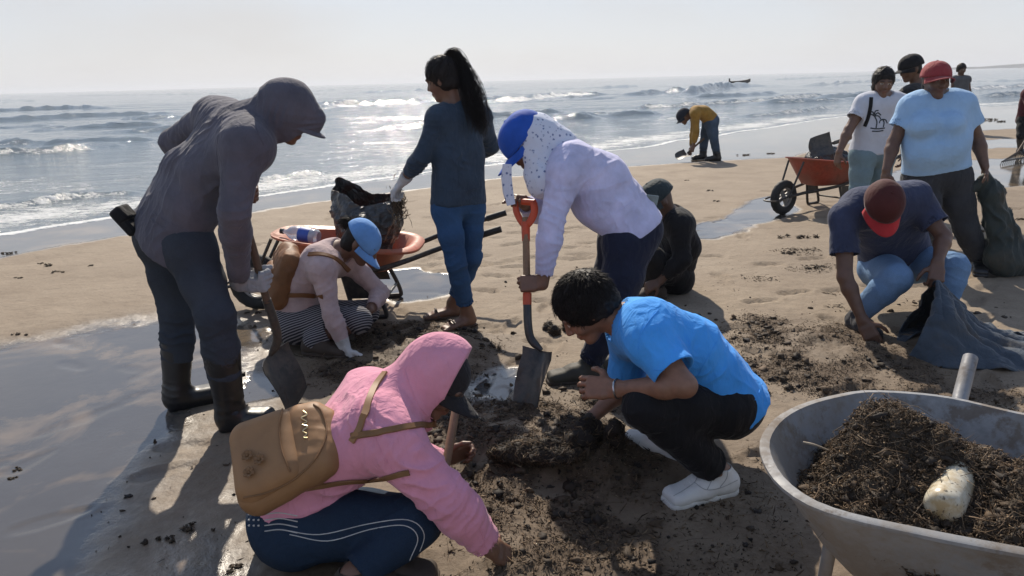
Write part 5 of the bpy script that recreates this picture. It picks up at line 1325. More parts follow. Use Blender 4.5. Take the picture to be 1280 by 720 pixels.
def barrow(label, org, head, tray_mat, tube_mat, sc=1.0, rim_z=.56, solid_plate=None, far_leg=True):
    h = nrm(V(head[0], head[1], 0)); l = V(-h[1], h[0], 0); T = lambda p: V(*org) + (h * p[0] + l * p[1] + Z * p[2]) * sc
    root = empty('wheelbarrow', T((0, 0, 0)), label, 'wheelbarrow', 'wheelbarrows on the beach')
    prof = [(.02, .22, .15, .275), (.01, .27, .19, .285), (.015, .33, .225, .36), (.02, .40, .265, .46), (.03, .455, .295, rim_z)]
    outer = [ring(x, a, b, z, .055 * (z - .27) / .3) for x, a, b, z in prof]; inner = [ring(x, a - .007, b - .007, z + .006, .055 * (z - .27) / .3) for x, a, b, z in prof]
    lip = ring(.03, .475, .312, rim_z + .002, .055); lip2 = ring(.03, .475, .312, rim_z - .012, .055)
    mb = MB(); mb.loft([[T(p) for p in r] for r in outer + [lip2, lip] + inner[::-1]], True, True, True); mb.build('tray', tray_mat, root)
    for sg in (-1, 1):
        mb = MB(); mb.tube(spline([T(p) for p in ((.66, sg * .075, .20), (.42, sg * .13, .235), (.1, sg * .20, .265), (-.25, sg * .255, .33), (-.62, sg * .285, .46), (-.95, sg * .29, .56))], 5), .0165 * sc, 10); hd = mb.build('handle', tube_mat, root)
        mb = MB(); mb.tube([T((-.84, sg * .289, .528)), T((-.97, sg * .29, .566))], .021 * sc, 12); mb.build('grip', M['black_grip'], hd)
        mb = MB(); mb.tube(spline([T(p) for p in ((-.12, sg * .225, .31), (-.20, sg * .245, .14), (-.235, sg * .25, .028), (-.20, sg * .25, .014), (-.08, sg * .25, .012), (-.03, sg * .24, .05), (.03, sg * .215, .27))], 5), .0145 * sc, 10); mb.build('leg', tube_mat, root)
        mb = MB(); mb.tube([T((.50, sg * .10, rim_z + .02)), T((.66, sg * .075, .20))], .011 * sc, 8); mb.build('front_brace', tube_mat, root)
    mb = MB(); mb.tube([T((-.21, -.25, .10)), T((-.21, .25, .10))], .010, 8); mb.build('leg_crossbar', tube_mat, root)
    mb = MB(); mb.tube(spline([T(p) for p in ((.70, -.085, .20), (.86, -.085, .17), (.90, 0, .165), (.86, .085, .17), (.70, .085, .20))], 5), .010, 8); mb.build('nose_guard', tube_mat, root)
    wheel(root, T((.66, 0, .185)), l, .185 * sc, .045 * sc)
    if solid_plate:
        for sg in (-1, 1):
            mb = MB(); mb.loft([[T((x, sg * .238 + o, z)) for x, z in ((.03, .27), (-.13, .27), (-.17, .13), (-.02, .13))] for o in (-.002, .002)]); mb.build('leg_plate', tube_mat, root, False)
    root['_'] = 0; del root['_']; return root, T
bA, TA = barrow('orange wheelbarrow piled with a black rubbish bag', P(442, 300, 4.95) * V(1, 1, 0), V(-1, .05, 0), M['orange_tray'], M['black_paint'], 1.02, .47, True)
bB, TB = barrow('red-orange wheelbarrow with a black tyre and low black bag beside pale jeans', G(1024, 262) + V(.08, 0.1, 0), V(-.86, -.5, 0), M['red_tray'], M['black_paint'], .98, .54, True)

# near grey wheelbarrow, rim traced where it stands
ZR = .52
rimpix = [(1280, 692), (1210, 679), (1150, 667), (1060, 647), (1008, 628), (972, 600), (955, 568), (957, 545), (975, 523), (1005, 507), (1045, 496), (1090, 490), (1180, 497), (1280, 519)]
rimw = [G(px, py, ZR) for px, py in rimpix]
rimw += [rimw[-1] + V(.16, -.10, 0), rimw[-1] + V(.22, -.26, 0), rimw[-1] + V(.16, -.46, 0), rimw[0] + V(.17, -.06, 0)]
cl = rimw + [rimw[0]]; dn_ = []
sp = spline(cl, 12)[:-1]; cum = np.r_[0, np.cumsum([np.linalg.norm(sp[(i + 1) % len(sp)] - sp[i]) for i in range(len(sp))])]
rimr = []
for q in np.linspace(0, cum[-1], 72, endpoint=False):
    i = np.searchsorted(cum, q, 'right') - 1; rimr.append(lerp(sp[i], sp[(i + 1) % len(sp)], (q - cum[i]) / max(1e-9, cum[i + 1] - cum[i])))
cen = np.mean(rimr, axis=0); axC = nrm(V(.64, .77, 0)); laC = V(axC[1], -axC[0], 0)
def rC(scale, z, sh=0.0, off=0.0):
    o = []
    for p in rimr:
        q = (p - cen); L = np.linalg.norm(q); o.append(cen * V(1, 1, 0) + axC * sh + q * V(1, 1, 0) * (scale + off / max(L, .01)) + Z * z)
    return o
bC = empty('wheelbarrow', cen * V(1, 1, 0), 'weathered grey metal wheelbarrow heaped with dark debris', 'wheelbarrow', 'wheelbarrows on the beach')
levels = [(.50, .245, -.0), (.62, .262, 0), (.74, .33, 0), (.86, .42, 0), (.985, ZR, 0)]
mb = MB(); mb.loft([rC(a, z, s) for a, z, s in levels] + [rC(1.0, ZR - .010, 0, .004), rC(1.0, ZR - .006, 0, .009), rC(1.0, ZR + .002, 0, .009), rC(1.0, ZR + .005, 0, .003)] + [rC(a, z + .006, s, -.008) for a, z, s in levels[::-1]]); trayC = mb.build('tray', M['zinc_tray'], bC)
tipC = P(1213, 447, 2.30)
fr = cen * V(1, 1, 0) - axC * .62 + Z * .19
for sg, lo_ in ((1, V(0, 0, 0)), (-1, laC * .50)):
    st_ = fr + laC * (-.07 if sg == 1 else .07); tip_ = tipC + lo_
    m1 = lerp(st_, tip_, .45); m1[2] = .235
    mb = MB(); hpts = spline([st_, lerp(st_, tip_, .22) * V(1, 1, 0) + Z * .20, m1, lerp(st_, tip_, .75) * V(1, 1, 0) + Z * .36, tip_], 6); mb.tube(hpts, .0175, 12); hd = mb.build('handle', M['zinc_tube'], bC)
    mb = MB(); mb.tube([hpts[-7], hpts[-4], hpts[-1]], .0225, 14); mb.build('grip', M['zinc_tube'], hd); mb = MB(); mb.tube([hpts[-7], hpts[-6]], .026, 14); mb.build('collar', M['black_grip'], hd)
    lg = lerp(st_, tip_, .55); ls = laC * (-.05 if sg == 1 else .05)
    mb = MB(); mb.tube(spline([lg * V(1, 1, 0) + Z * .26, lg * V(1, 1, 0) + ls + Z * .12, lg * V(1, 1, 0) + ls + Z * .013, lg * V(1, 1, 0) + ls + axC * .14 + Z * .013, lg * V(1, 1, 0) + axC * .17 + Z * .28], 6), .016, 10); mb.build('leg', M['zinc_tube'], bC)
for (px, py, px2, py2) in ((1030, 652, 1028, 735), (1160, 690, 1168, 760)):
    a_ = G(px, py, ZR - .10); b_ = G(px2, py2, .12); mb = MB(); mb.tube([a_ + nrm(cen - a_) * V(1, 1, 0) * .03, b_], .017, 12); mb.build('front_brace', M['zinc_tube'], bC)
wheel(bC, fr, laC, .19, .046)

# bins, sacks and bags ------------------------------------------------
def crumple(amp=.02, sc=.07, seed=0):
    def fn(v, f):
        n = vnormals(v, f); q = v / sc + seed * 3.3; w = q + .6 * np.c_[vnoise(q * .7), vnoise(q * .7 + 9), vnoise(q * .7 + 17)]
        d = np.abs(vnoise(w)) * 1.0 + .5 * np.abs(vnoise(w * 2.1 + 4)) + .22 * np.abs(vnoise(w * 4.3 + 8))
        return v + n * (amp * (.55 - d))[:, None]
    return fn
def crush(o, faces):
    """crisp facets of crumpled film"""
    dm = o.modifiers.new('d', 'DECIMATE'); dm.ratio = min(1, faces / max(1, 2 * len(o.data.polygons)))
    o.data.polygons.foreach_set('use_smooth', np.zeros(len(o.data.polygons), bool)); return o
def resample(pts, n): 
    sp = spline(pts, 8); c = np.r_[0, np.cumsum([np.linalg.norm(sp[i + 1] - sp[i]) for i in range(len(sp) - 1)])]
    out = []
    for t in np.linspace(0, c[-1], n):
        i = min(len(sp) - 2, max(0, np.searchsorted(c, t, 'right') - 1)); out.append(lerp(sp[i], sp[i + 1], (t - c[i]) / max(1e-9, c[i + 1] - c[i])))
    return out
def film(name, ribs, nu, nv, mat, amp, sc, closed=False, pin=None, fold=None, seed=0, th=.004, smooth=True):
    """thin sheet through ribs (each a list of points from the gathered end to the hem) with creases"""
    R = [resample(r, nv) for r in ribs]; cols = []
    for k in range(nv):
        line = [r[k] for r in R]
        if closed: line = line + [line[0]]
        cols.append(resample(line, nu + (1 if closed else 0))[: nu])
    v = np.array(cols).reshape(-1, 3); f = []
    for k in range(nv - 1):
        for i in range(nu if closed else nu - 1): f.append((k * nu + i, k * nu + (i + 1) % nu, (k + 1) * nu + (i + 1) % nu, (k + 1) * nu + i))
    f = np.array(f); n = vnormals(v, f); q = v / sc + seed; w = q + .6 * np.c_[vnoise(q * .7), vnoise(q * .7 + 9), vnoise(q * .7 + 17)]
    d = amp * (.5 - np.abs(vnoise(w)) - .5 * np.abs(vnoise(w * 2.2 + 4)) - .25 * np.abs(vnoise(w * 4.4 + 7)))
    t = np.repeat(np.linspace(0, 1, nv), nu); u = np.tile(np.linspace(0, 1, nu), nv)
    if fold: d += fold[0] * np.minimum(1, .25 + 1.4 * t) * (1 - np.abs(np.sin(math.pi * (fold[1] * u + .9 * vnoise(np.c_[u * 5, t * 2.2, 0 * t + seed])))) - .4)
    v = v + n * d[:, None]; v[:, 2] = np.maximum(v[:, 2], .006)
    o = mesh_np(name, v, f, mat, None, smooth); m_ = o.modifiers.new('t', 'SOLIDIFY'); m_.thickness = th; m_.offset = 0; return o
def down(top, mid, bot): return [P(*top), P(*mid), P(*bot)]
bagA = film('rubbish_bag', [down(a, b, c) for a, b, c in (
    ((416, 237, 5.00), (414, 268, 5.00), (428, 306, 4.98)), ((422, 222, 5.05), (425, 262, 5.12), (440, 306, 5.06)), ((441, 229, 5.08), (448, 262, 5.16), (456, 306, 5.08)), ((466, 242, 5.08), (475, 266, 5.14), (472, 306, 5.06)),
    ((488, 243, 4.98), (500, 272, 5.04), (486, 308, 4.98)), ((495, 251, 4.86), (501, 280, 4.90), (488, 312, 4.90)), ((485, 252, 4.78), (491, 280, 4.74), (478, 315, 4.82)), ((465, 256, 4.78), (464, 282, 4.70), (460, 316, 4.80)),
    ((446, 256, 4.80), (440, 284, 4.72), (442, 315, 4.82)), ((433, 244, 4.86), (426, 282, 4.80), (432, 312, 4.88)), ((421, 240, 4.92), (416, 276, 4.90), (426, 308, 4.94)))], 84, 40, M['bag_black'], .030, .085, True, fold=(.012, 17), seed=1, th=.003, smooth=False)
tag(bagA, 'tall crumpled black rubbish bag held open in the orange wheelbarrow', 'bag', 'black rubbish bags')
def crush(o, faces):
    """crisp facets of crumpled film"""
    dm = o.modifiers.new('d', 'DECIMATE'); dm.ratio = min(1, faces / max(1, 2 * len(o.data.polygons)))
    o.data.polygons.foreach_set('use_smooth', np.zeros(len(o.data.polygons), bool)); return o
s_ = Solid(); s_.cone(TB((.12, 0, .52)), TB((-.10, 0, .50)), .15, .17, k=.06); s_.cone(TB((.12, .05, .56)), TB((.02, .0, .60)), .09, .08, k=.06); s_.cone(TB((.25, -.03, .54)), TB((.3, -.05, .58)), .05, .02, k=.05)
tag(crush(solid_obj('rubbish_bag', s_, .009, M['bag_black'], None, trif=crumple(.05, .09, 3)), 900), 'low black rubbish bag lying in the red-orange wheelbarrow', 'bag', 'black rubbish bags')

M['sack'] = cloth('blue_grey_woven_sack', (.050, .065, .085), .6, wr=.5, dirt=.5, sheen=.1); M['sack_green'] = cloth('dark_green_grey_sack', (.035, .046, .044), .6, wr=.5, dirt=.45)
ap = (1170, 350)
sk9 = film('sack', [[P(ap[0] + dx, ap[1], ay), P(*m1), P(*m2), G(*g) + V(0, 0, .012)] for dx, ay, m1, m2, g in (
    (-1, 3.96, (1162, 392, 3.82), (1148, 424, 3.72), (1133, 450)), (1, 3.95, (1178, 392, 3.74), (1178, 425, 3.66), (1172, 462)), (3, 3.96, (1192, 392, 3.76), (1208, 425, 3.68), (1226, 465)), (5, 3.99, (1202, 388, 3.86), (1232, 424, 3.78), (1300, 466)),
    (6, 4.02, (1206, 384, 4.00), (1238, 412, 3.96), (1390, 452)), (5, 4.05, (1200, 384, 4.16), (1236, 410, 4.14), (1330, 428)), (2, 4.06, (1184, 386, 4.24), (1200, 408, 4.30), (1215, 420)), (-2, 4.05, (1158, 388, 4.22), (1145, 412, 4.26), (1140, 425)), (-3, 4.01, (1144, 388, 4.10), (1124, 420, 4.10), (1118, 440)))],
    130, 46, M['sack'], .030, .16, False, fold=(.026, 12), seed=3, th=.005)
tag(sk9, 'blue-grey sack held open by a hand, its end trailing across the sand', 'sack', 'sacks for debris')
s_ = Solid(); y0 = 5.42
s_.cone(P(1233, 216, y0), P(1238, 240, y0), .025, .075, k=.05); s_.slab(P(1238, 240, y0), P(1262, 330, y0 - .05), .06, .10, .01, .06, V(1, .4, 0), k=.06); s_.cone(P(1230, 222, y0 - .02), P(1216, 236, y0), .03, .035, k=.04); s_.slab(P(1262, 322, y0 - .05), P(1275, 338, y0), .09, .06, .10, .12, V(1, .2, 0), k=.06)
s_.cut(G(1262, 344) + V(0, 0, .004), -Z, 1.0)
tag(solid_obj('sack', s_, .010, M['sack_green'], None, folds=[(P(1245, 270, y0), .35, V(1, 0, .18), .05, .03)], amp=.006, scale=.1), 'dark green-grey sack hanging from a hand down to the sand', 'sack', 'sacks for debris')

# bottle in the orange barrow -------------------------------------------
def lathe(mb, a, d, prof, n=20):
    d = nrm(d); u = nrm(np.cross(d, Z if abs(d[2]) < .9 else X_)); w = np.cross(d, u)
    mb.loft([[a + d * x + (u * math.cos(t) + w * math.sin(t)) * r for t in np.linspace(0, 2 * math.pi, n, endpoint=False)] for x, r in prof]); return mb
m_, n_, b_ = nmat('clear_plastic_bottle'); b_.inputs['Base Color'].default_value = (.75, .78, .82, 1); b_.inputs['Roughness'].default_value = .15; b_.inputs['Transmission Weight'].default_value = .55; M['pet'] = m_
bo, bt = P(355, 293, 4.86) + V(0, 0, .02), P(402, 300, 4.80) + V(0, 0, .015); dB = nrm(bt - bo)
rb = empty('bottle', bo, 'clear plastic bottle with blue label lying in the orange wheelbarrow', 'bottle')
mb = MB(); lathe(mb, bo, dB, [(0, .014), (.02, .016), (.05, .040), (.08, .048), (.10, .045), (.20, .047), (.23, .047), (.245, .035)]); mb.build('bottle_body', M['pet'], rb)
mb = MB(); lathe(mb, bo, dB, [(.115, .0475), (.12, .0485), (.185, .0485), (.19, .0475)]); mb.build('label_band', plain('blue_label', (.03, .08, .36), .5), rb)
mb = MB(); lathe(mb, bo - dB * .022, dB, [(0, .017), (.022, .018)]); mb.build('bottle_cap', M['black_grip'], rb)
# white corroded bottle in the grey barrow
m_, n_, b_ = nmat('stained_white_plastic'); co = objco(n_); st1 = ramp(n_, noise(n_, co, 16, 6, .7), [(.42, 0.0), (.60, 1.0)]); st2 = ramp(n_, noise(n_, co, 60, 4, .7), [(.60, 0.0), (.66, 1.0)])
n_.links.new(mixc(n_, mth(n_, 'MULTIPLY', st2, .8), mixc(n_, mth(n_, 'MULTIPLY', st1, .85), (.60, .55, .43), (.36, .25, .11)), (.05, .035, .02)), b_.inputs['Base Color']); b_.inputs['Roughness'].default_value = .28; M['stained'] = m_

# backpacks -------------------------------------------------------------
M['camel'] = plain('camel_leather', (.29, .155, .070), .58, var=.16, scale=8, bmp=.12, bd=.003, spec=.3); M['camel_dark'] = plain('camel_leather_trim', (.20, .105, .047), .6, spec=.25); M['gold'] = plain('pale_gold', (.75, .58, .32), .35, 1.0, bmp=0)
M['brown_bag'] = plain('russet_leather', (.20, .092, .038), .62, var=.3, scale=10, spec=.25)
bv6 = bvh_of(shirt6, jeans6)
bp = empty('backpack', P(360, 600, 2.1), 'camel leather backpack with three flower appliques worn over the pink top', 'backpack', 'backpacks')
ub = nrm(V(.92, .12, .36)); nb_ = nrm(V(-.42, -.62, .66)); nb_ = nrm(nb_ - ub * nb_.dot(ub)); wb = np.cross(ub, nb_)
cB = P(360, 566, 2.06); s_ = Solid()
s_.slab(cB - ub * .104, cB + ub * .095, .062, .054, .090, .072, wb, k=.03); s_.slab(cB + ub * .07, cB + ub * .140, .056, .028, .068, .046, wb, k=.03)
bagP = solid_obj('bag_body', s_, .006, M['camel'], bp, amp=.003, scale=.06, folds=[(cB + ub * .09, .06, wb, .04, .005)])
s_ = Solid(); s_.slab(cB - ub * .100 + nb_ * .032, cB + ub * .012 + nb_ * .034, .052, .048, .082, .074, wb, k=.02); pk = solid_obj('front_pocket', s_, .006, M['camel'], bp, amp=.002)
bvb = bvh_of(bagP, pk)
def seam(parent, name, bvh, pix, r, mat, off=.002, dens=6):
    pts, nor = trace(bvh, pix, off, dens)
    if len(pts) > 2: MB_ = MB(); MB_.tube(pts, r, 7); return MB_.build(name, mat, parent)
seam(bagP, 'zip', bvb, [(305, 622), (335, 615), (370, 597), (397, 570), (408, 540), (402, 515), (392, 506)], .0028, M['camel_dark'])
seam(pk, 'pocket_seam', bvb, [(353, 512), (349, 535), (353, 565), (363, 590)], .0028, M['camel_dark'])
for (fx, fy) in ((311, 571), (326, 576), (313, 592)):
    pts, nor = trace(bvb, [(fx, fy), (fx + .5, fy)], .003, 1)
    if not pts: continue
    c, n_ = pts[0], nor[0]; a = nrm(np.cross(n_, Z)); b = np.cross(n_, a); mb = MB()
    for k in range(6):
        t = k * math.pi / 3; r_ = a * math.cos(t) + b * math.sin(t); s2 = np.cross(n_, r_)
        mb.loft([[c + r_ * x + s2 * y * wd + n_ * zz for y in (-1, -.4, .4, 1)] for x, wd, zz in ((.002, .003, .004), (.008, .007, .006), (.014, .006, .009), (.017, .002, .008))], False, False, False)
    mb.tube([c, c + n_ * .009], [.005, .003], 8); fo_ = mb.build('flower_applique', M['camel_dark'], bp); fo_.modifiers.new('t', 'SOLIDIFY').thickness = .0015
pts, nor = trace(bvb, [(379, 514), (384, 519), (377, 523), (384, 528), (378, 531), (385, 534), (379, 539), (384, 543), (380, 547), (385, 548)], .003, 5)
if len(pts) > 2: mb = MB(); mb.tube(pts, .0022, 6); mb.build('script_badge', M['gold'], pk)
def strap(parent, bvh, pix, w, mat, name='strap'):
    pts, nor = trace(bvh, pix, .003, 6)
    if len(pts) > 2:
        mb = MB(); mb.ribbon(pts, nor, w, .005); return mb.build(name, mat, parent)
strap(bp, bv6, [(440, 552), (450, 535), (458, 510), (468, 485), (482, 466)], .011, M['camel'])
strap(bp, bv6, [(440, 545), (470, 541), (500, 535), (530, 531), (545, 530)], .010, M['camel_dark'])
strap(bp, bv6, [(352, 616), (390, 609), (430, 602), (470, 599), (512, 590)], .009, M['camel_dark'])
mb = MB(); c = P(437, 549, 2.02); mb.tube(spline([c + ub * .0, c + V(.02, 0, .03), c + V(.05, 0, .03), c + V(.065, 0, .0)], 5), .005, 8); mb.build('carry_loop', M['camel_dark'], bp)
seam(p6.root, 'white_seam', bv6, [(352, 662), (400, 668), (460, 655), (510, 650), (530, 668), (520, 700)], .0014, M['glove_white'], .001)
for k in range(4): seam(jeans6, 'flag_stripe', bv6, [(331, 643 + 7 * k), (350, 641 + 7 * k), (372, 645 + 7 * k)], .0018, M['glove_white'], .0005)
for k in range(12):
    pts, nor = trace(bv6, [(311 + 6 * (k % 3), 636 + 7 * (k // 3)), (312.5 + 6 * (k % 3), 636 + 7 * (k // 3))], .001, 1)
    if len(pts) > 1: mb = MB(); mb.tube(pts, .0028, 6); mb.build('flag_star', M['glove_white'], jeans6)
seam(p6.root, 'white_seam', bv6, [(362, 668), (410, 676), (462, 662), (505, 657), (522, 672), (512, 700)], .0014, M['glove_white'], .001)

b2 = empty('backpack', P(355, 378, 4.4), 'russet leather backpack worn over the pale pink top', 'backpack', 'backpacks')
ub2 = nrm(V(.42, 0, .9)); nb2 = nrm(V(-.86, -.35, .35)); nb2 = nrm(nb2 - ub2 * nb2.dot(ub2)); wb2 = np.cross(ub2, nb2); c2 = P(354, 341, 4.22)
s_ = Solid(); s_.slab(c2 - ub2 * .115, c2 + ub2 * .10, .072, .060, .095, .085, wb2, k=.02); s_.slab(c2 + ub2 * .07, c2 + ub2 * .12, .06, .035, .08, .06, wb2, k=.03); solid_obj('bag_body', s_, .007, M['brown_bag'], b2, amp=.006, scale=.06, folds=[(c2, .15, wb2, .04, .006)])
s_ = Solid(); s_.slab(c2 - ub2 * .09 + nb2 * .05, c2 - ub2 * .0 + nb2 * .05, .045, .04, .06, .055, wb2, k=.02); solid_obj('front_pocket', s_, .007, M['brown_bag'], b2, amp=.004)
bv2 = bvh_of(shirt2)
strap(b2, bv2, [(386, 318), (402, 318), (420, 324), (436, 338)], .014, M['brown_bag']); strap(b2, bv2, [(360, 369), (380, 369), (404, 371)], .014, M['brown_bag'])
# palm print on the white t-shirt
bv11 = bvh_of(shirt11); M['print'] = plain('dark_print_ink', (.03, .04, .05), .8, bmp=0)
def printed(parent, bvh, pix, w, name='print_stroke'):
    pts, nor = trace(bvh, pix, .002, 3)
    if len(pts) > 1: mb = MB(); mb.ribbon(pts, nor, w, .001); mb.build(name, M['print'], parent)
for px_ in ([(1095, 160), (1096, 152), (1093, 145)], [(1093, 145), (1089, 143), (1086, 146)], [(1093, 145), (1097, 141), (1101, 144)], [(1093, 145), (1091, 140), (1087, 140)], [(1093, 145), (1098, 145), (1101, 149)], [(1093, 145), (1094, 139), (1098, 138)],
            [(1088, 160), (1096, 161), (1106, 160)], [(1090, 164), (1098, 164), (1104, 163)], [(1104, 159), (1105, 153), (1103, 149)], [(1103, 149), (1100, 151), (1099, 154)], [(1103, 149), (1107, 150), (1109, 154)]): printed(shirt11, bv11, px_, .0055)
strapm = M['black_cloth']; strap(p11.root, bv11, [(1089, 122), (1088, 134), (1085, 147), (1081, 158)], .016, strapm, 'bag_strap')
# light blue cap badge
C_, f_, l_, u_, a_, b_, c_ = p2.cap_frame; bvc = bvh_of(cap2)
for px_ in ([(476, 316), (474, 309), (481, 316), (480, 308)], [(478, 307), (477, 318)]):
    pts, nor = trace(bvc, px_, .008, 4)
    if len(pts) > 1: mb = MB(); mb.ribbon(pts, nor, .005, .002); mb.build('cap_badge', M['dark_cap'], cap2)
# sewn seams and hems that stand proud of the cloth -------------------------
def sewn(objx, lines, r=.0016, name='seam', mat=None):
    bv = bvh_of(objx)
    for px_ in lines:
        pts, nor = trace(bv, px_, .0004, 5)
        ok = [0] + [i for i in range(1, len(pts)) if np.linalg.norm(pts[i] - pts[i - 1]) < .06]
        pts = [pts[i] for i in ok]
        if len(pts) > 3: mb = MB(); mb.tube(pts, r, 6); mb.build(name, mat or objx.data.materials[0], objx)
sewn(shirt5, [[(823, 388), (812, 400), (800, 420), (797, 440)], [(815, 462), (832, 462), (852, 449)], [(772, 372), (776, 388), (774, 405), (768, 420)], [(900, 420), (880, 455), (868, 478)], [(955, 470), (948, 492), (938, 508)]])
sewn(shirt1, [[(322, 126), (318, 145), (322, 165), (330, 182)], [(278, 150), (272, 175), (272, 205), (280, 235)], [(180, 258), (210, 278), (240, 292), (262, 300)], [(172, 262), (200, 282), (235, 297), (258, 304)]])
sewn(shirt4, [[(712, 190), (700, 215), (702, 240), (712, 255)], [(806, 236), (790, 252), (765, 268), (742, 280)]])
sewn(shirt6, [[(505, 460), (515, 490), (530, 515), (548, 528)], [(470, 500), (468, 540), (485, 580), (505, 600)], [(600, 660), (606, 680), (594, 694)]])
sewn(shirt3, [[(553, 140), (548, 160), (550, 178)], [(545, 236), (572, 239), (600, 236)], [(572, 140), (574, 190), (573, 236)]])

# small boat out beyond the breakers
cb = G(925, 104.5); hb = nrm(V(1, -.25, 0)); lb = V(-hb[1], hb[0], 0)
bt_ = empty('boat', cb, 'tiny dark open boat afloat beyond the breakers', 'boat')
mb = MB(); mb.loft([[cb + hb * x + lb * w * t + Z * (zb + (zt - zb) * abs(t) ** .7) for t in (-1, -.7, -.35, 0, .35, .7, 1)] for x, w, zb, zt in ((-1.5, .45, -.05, .38), (-.8, .58, -.08, .36), (.2, .60, -.08, .42), (1.0, .42, -.02, .55), (1.55, .05, .25, .72))], False, True, False); hb_o = mb.build('hull', M['black_paint'], bt_); hb_o.modifiers.new('t', 'SOLIDIFY').thickness = .05
mb = MB(); mb.box(cb - hb * 1.62 + Z * .55, (hb, lb, Z), (.12, .12, .28)); mb.build('outboard_motor', M['black_grip'], bt_, bevel=.03)
mb = MB(); mb.box(cb + hb * .1 + Z * .30, (hb, lb, Z), (.12, .52, .02)); mb.build('thwart', M['wood_dark'], bt_)
# ------------------------------------------------------------------ loose debris
def debris_mat():
    m, n, b = nmat('rotten_plant_debris'); a = N(n, 'ShaderNodeAttribute'); a.attribute_name = 'tint'
    n.links.new(a.outputs['Color'], b.inputs['Base Color']); b.inputs['Roughness'].default_value = .75; b.inputs['Specular IOR Level'].default_value = .35; return m
M['debris'] = debris_mat()
TINTS = np.array([(.036, .024, .015), (.062, .041, .024), (.096, .063, .037), (.145, .098, .058), (.022, .016, .012), (.21, .15, .092)])
def flakes(pos, nor=None, L=(.005, .028), w=(.0010, .0042), up=.45, rg=None, bright=1.0, lift=.004):
    """thin twigs, fibres and leaf scraps as small three-sided prisms"""
    rg = rg or np.random.default_rng(11); n = len(pos)
    d = rg.normal(size=(n, 3)); d[:, 2] *= up
    if nor is not None:
        d -= nor * (d * nor).sum(1)[:, None] * (1 - up)
    d /= np.linalg.norm(d, axis=1)[:, None]
    a = np.cross(d, rg.normal(size=(n, 3))); a /= np.linalg.norm(a, axis=1)[:, None]; b = np.cross(d, a)
    ln = L[0] + (L[1] - L[0]) * rg.random(n) ** 2.2; ww = w[0] + (w[1] - w[0]) * rg.random(n) ** 1.8
    mid = pos + (nor if nor is not None else V(0, 0, 1)) * lift * rg.random(n)[:, None] + a * (ln * .15 * rg.normal(size=n))[:, None]
    v = np.zeros((n, 9, 3))
    for i, (t, s) in enumerate(((-.5, .35), (0, 1.0), (.5, .25))):
        c = (mid if i == 1 else pos + V(0, 0, 1) * lift * .5) + d * (ln * t)[:, None]
        for k in range(3):
            an = 2.094 * k; v[:, i * 3 + k] = c + (a * math.cos(an) + b * math.sin(an) * .5) * (ww * s)[:, None]
    base = (np.arange(n) * 9)[:, None]; q = []
    for i in range(2):
        for k in range(3): q.append(np.stack([i * 3 + k + 0 * base[:, 0], i * 3 + (k + 1) % 3 + 0 * base[:, 0], i * 3 + 3 + (k + 1) % 3 + 0 * base[:, 0], i * 3 + 3 + k + 0 * base[:, 0]], 1) + base)
    col = TINTS[rg.choice(len(TINTS), n, p=(.22, .26, .22, .14, .10, .06))] * (bright * rg.uniform(.7, 1.4, n))[:, None]
    return v.reshape(-1, 3), np.concatenate(q), np.repeat(col, 9, 0)
def flake_obj(name, parts, parent=None):
    off = 0; vs, fs, cs = [], [], []
    for v, f, c in parts: vs.append(v); fs.append(f + off); cs.append(c); off += len(v)
    return mesh_np(name, np.concatenate(vs), np.concatenate(fs), M['debris'], parent, True, {'tint': np.concatenate(cs)})
_qs = []; _qf = []; _ix = {}
for ax_ in range(3):                                                # a small rounded cube as the seed of every clod
    for sg in (-1, 1):
        for i in range(3):
            for j in range(3):
                p = [0, 0, 0]; p[ax_] = sg; p[(ax_ + 1) % 3] = (i - 1) * sg; p[(ax_ + 2) % 3] = j - 1; p = tuple(p)
                if p not in _ix: _ix[p] = len(_qs); _qs.append(nrm(p))
        for i in range(2):
            for j in range(2):
                g = lambda a, b: _ix[tuple({ax_: sg, (ax_ + 1) % 3: (a - 1) * sg, (ax_ + 2) % 3: b - 1}[k] for k in range(3))]
                _qf.append((g(i, j), g(i + 1, j), g(i + 1, j + 1), g(i, j + 1)))
_qs = np.array(_qs); _qf = np.array(_qf)
def clods(pos, r, rg, bright=1.0):
    """uneven lumps of wet sand and matted weed of many sizes"""
    n = len(pos); k = len(_qs); rr = r[0] + (r[1] - r[0]) * rg.random(n) ** 3
    sc = rg.uniform(.6, 1.3, (n, 1, 3)) * V(1, 1, .7); v = _qs[None] * sc * rr[:, None, None] * (1 + .36 * rg.normal(size=(n, k)))[:, :, None] + pos[:, None, :]
    f = _qf[None] + (np.arange(n) * k)[:, None, None]; col = TINTS[rg.choice(len(TINTS), n, p=(.38, .32, .12, .0, .18, 0))] * (bright * rg.uniform(.6, 1.3, n))[:, None]
    return v.reshape(-1, 3), f.reshape(-1, 4), np.repeat(col, k, 0)
rg = np.random.default_rng(21)
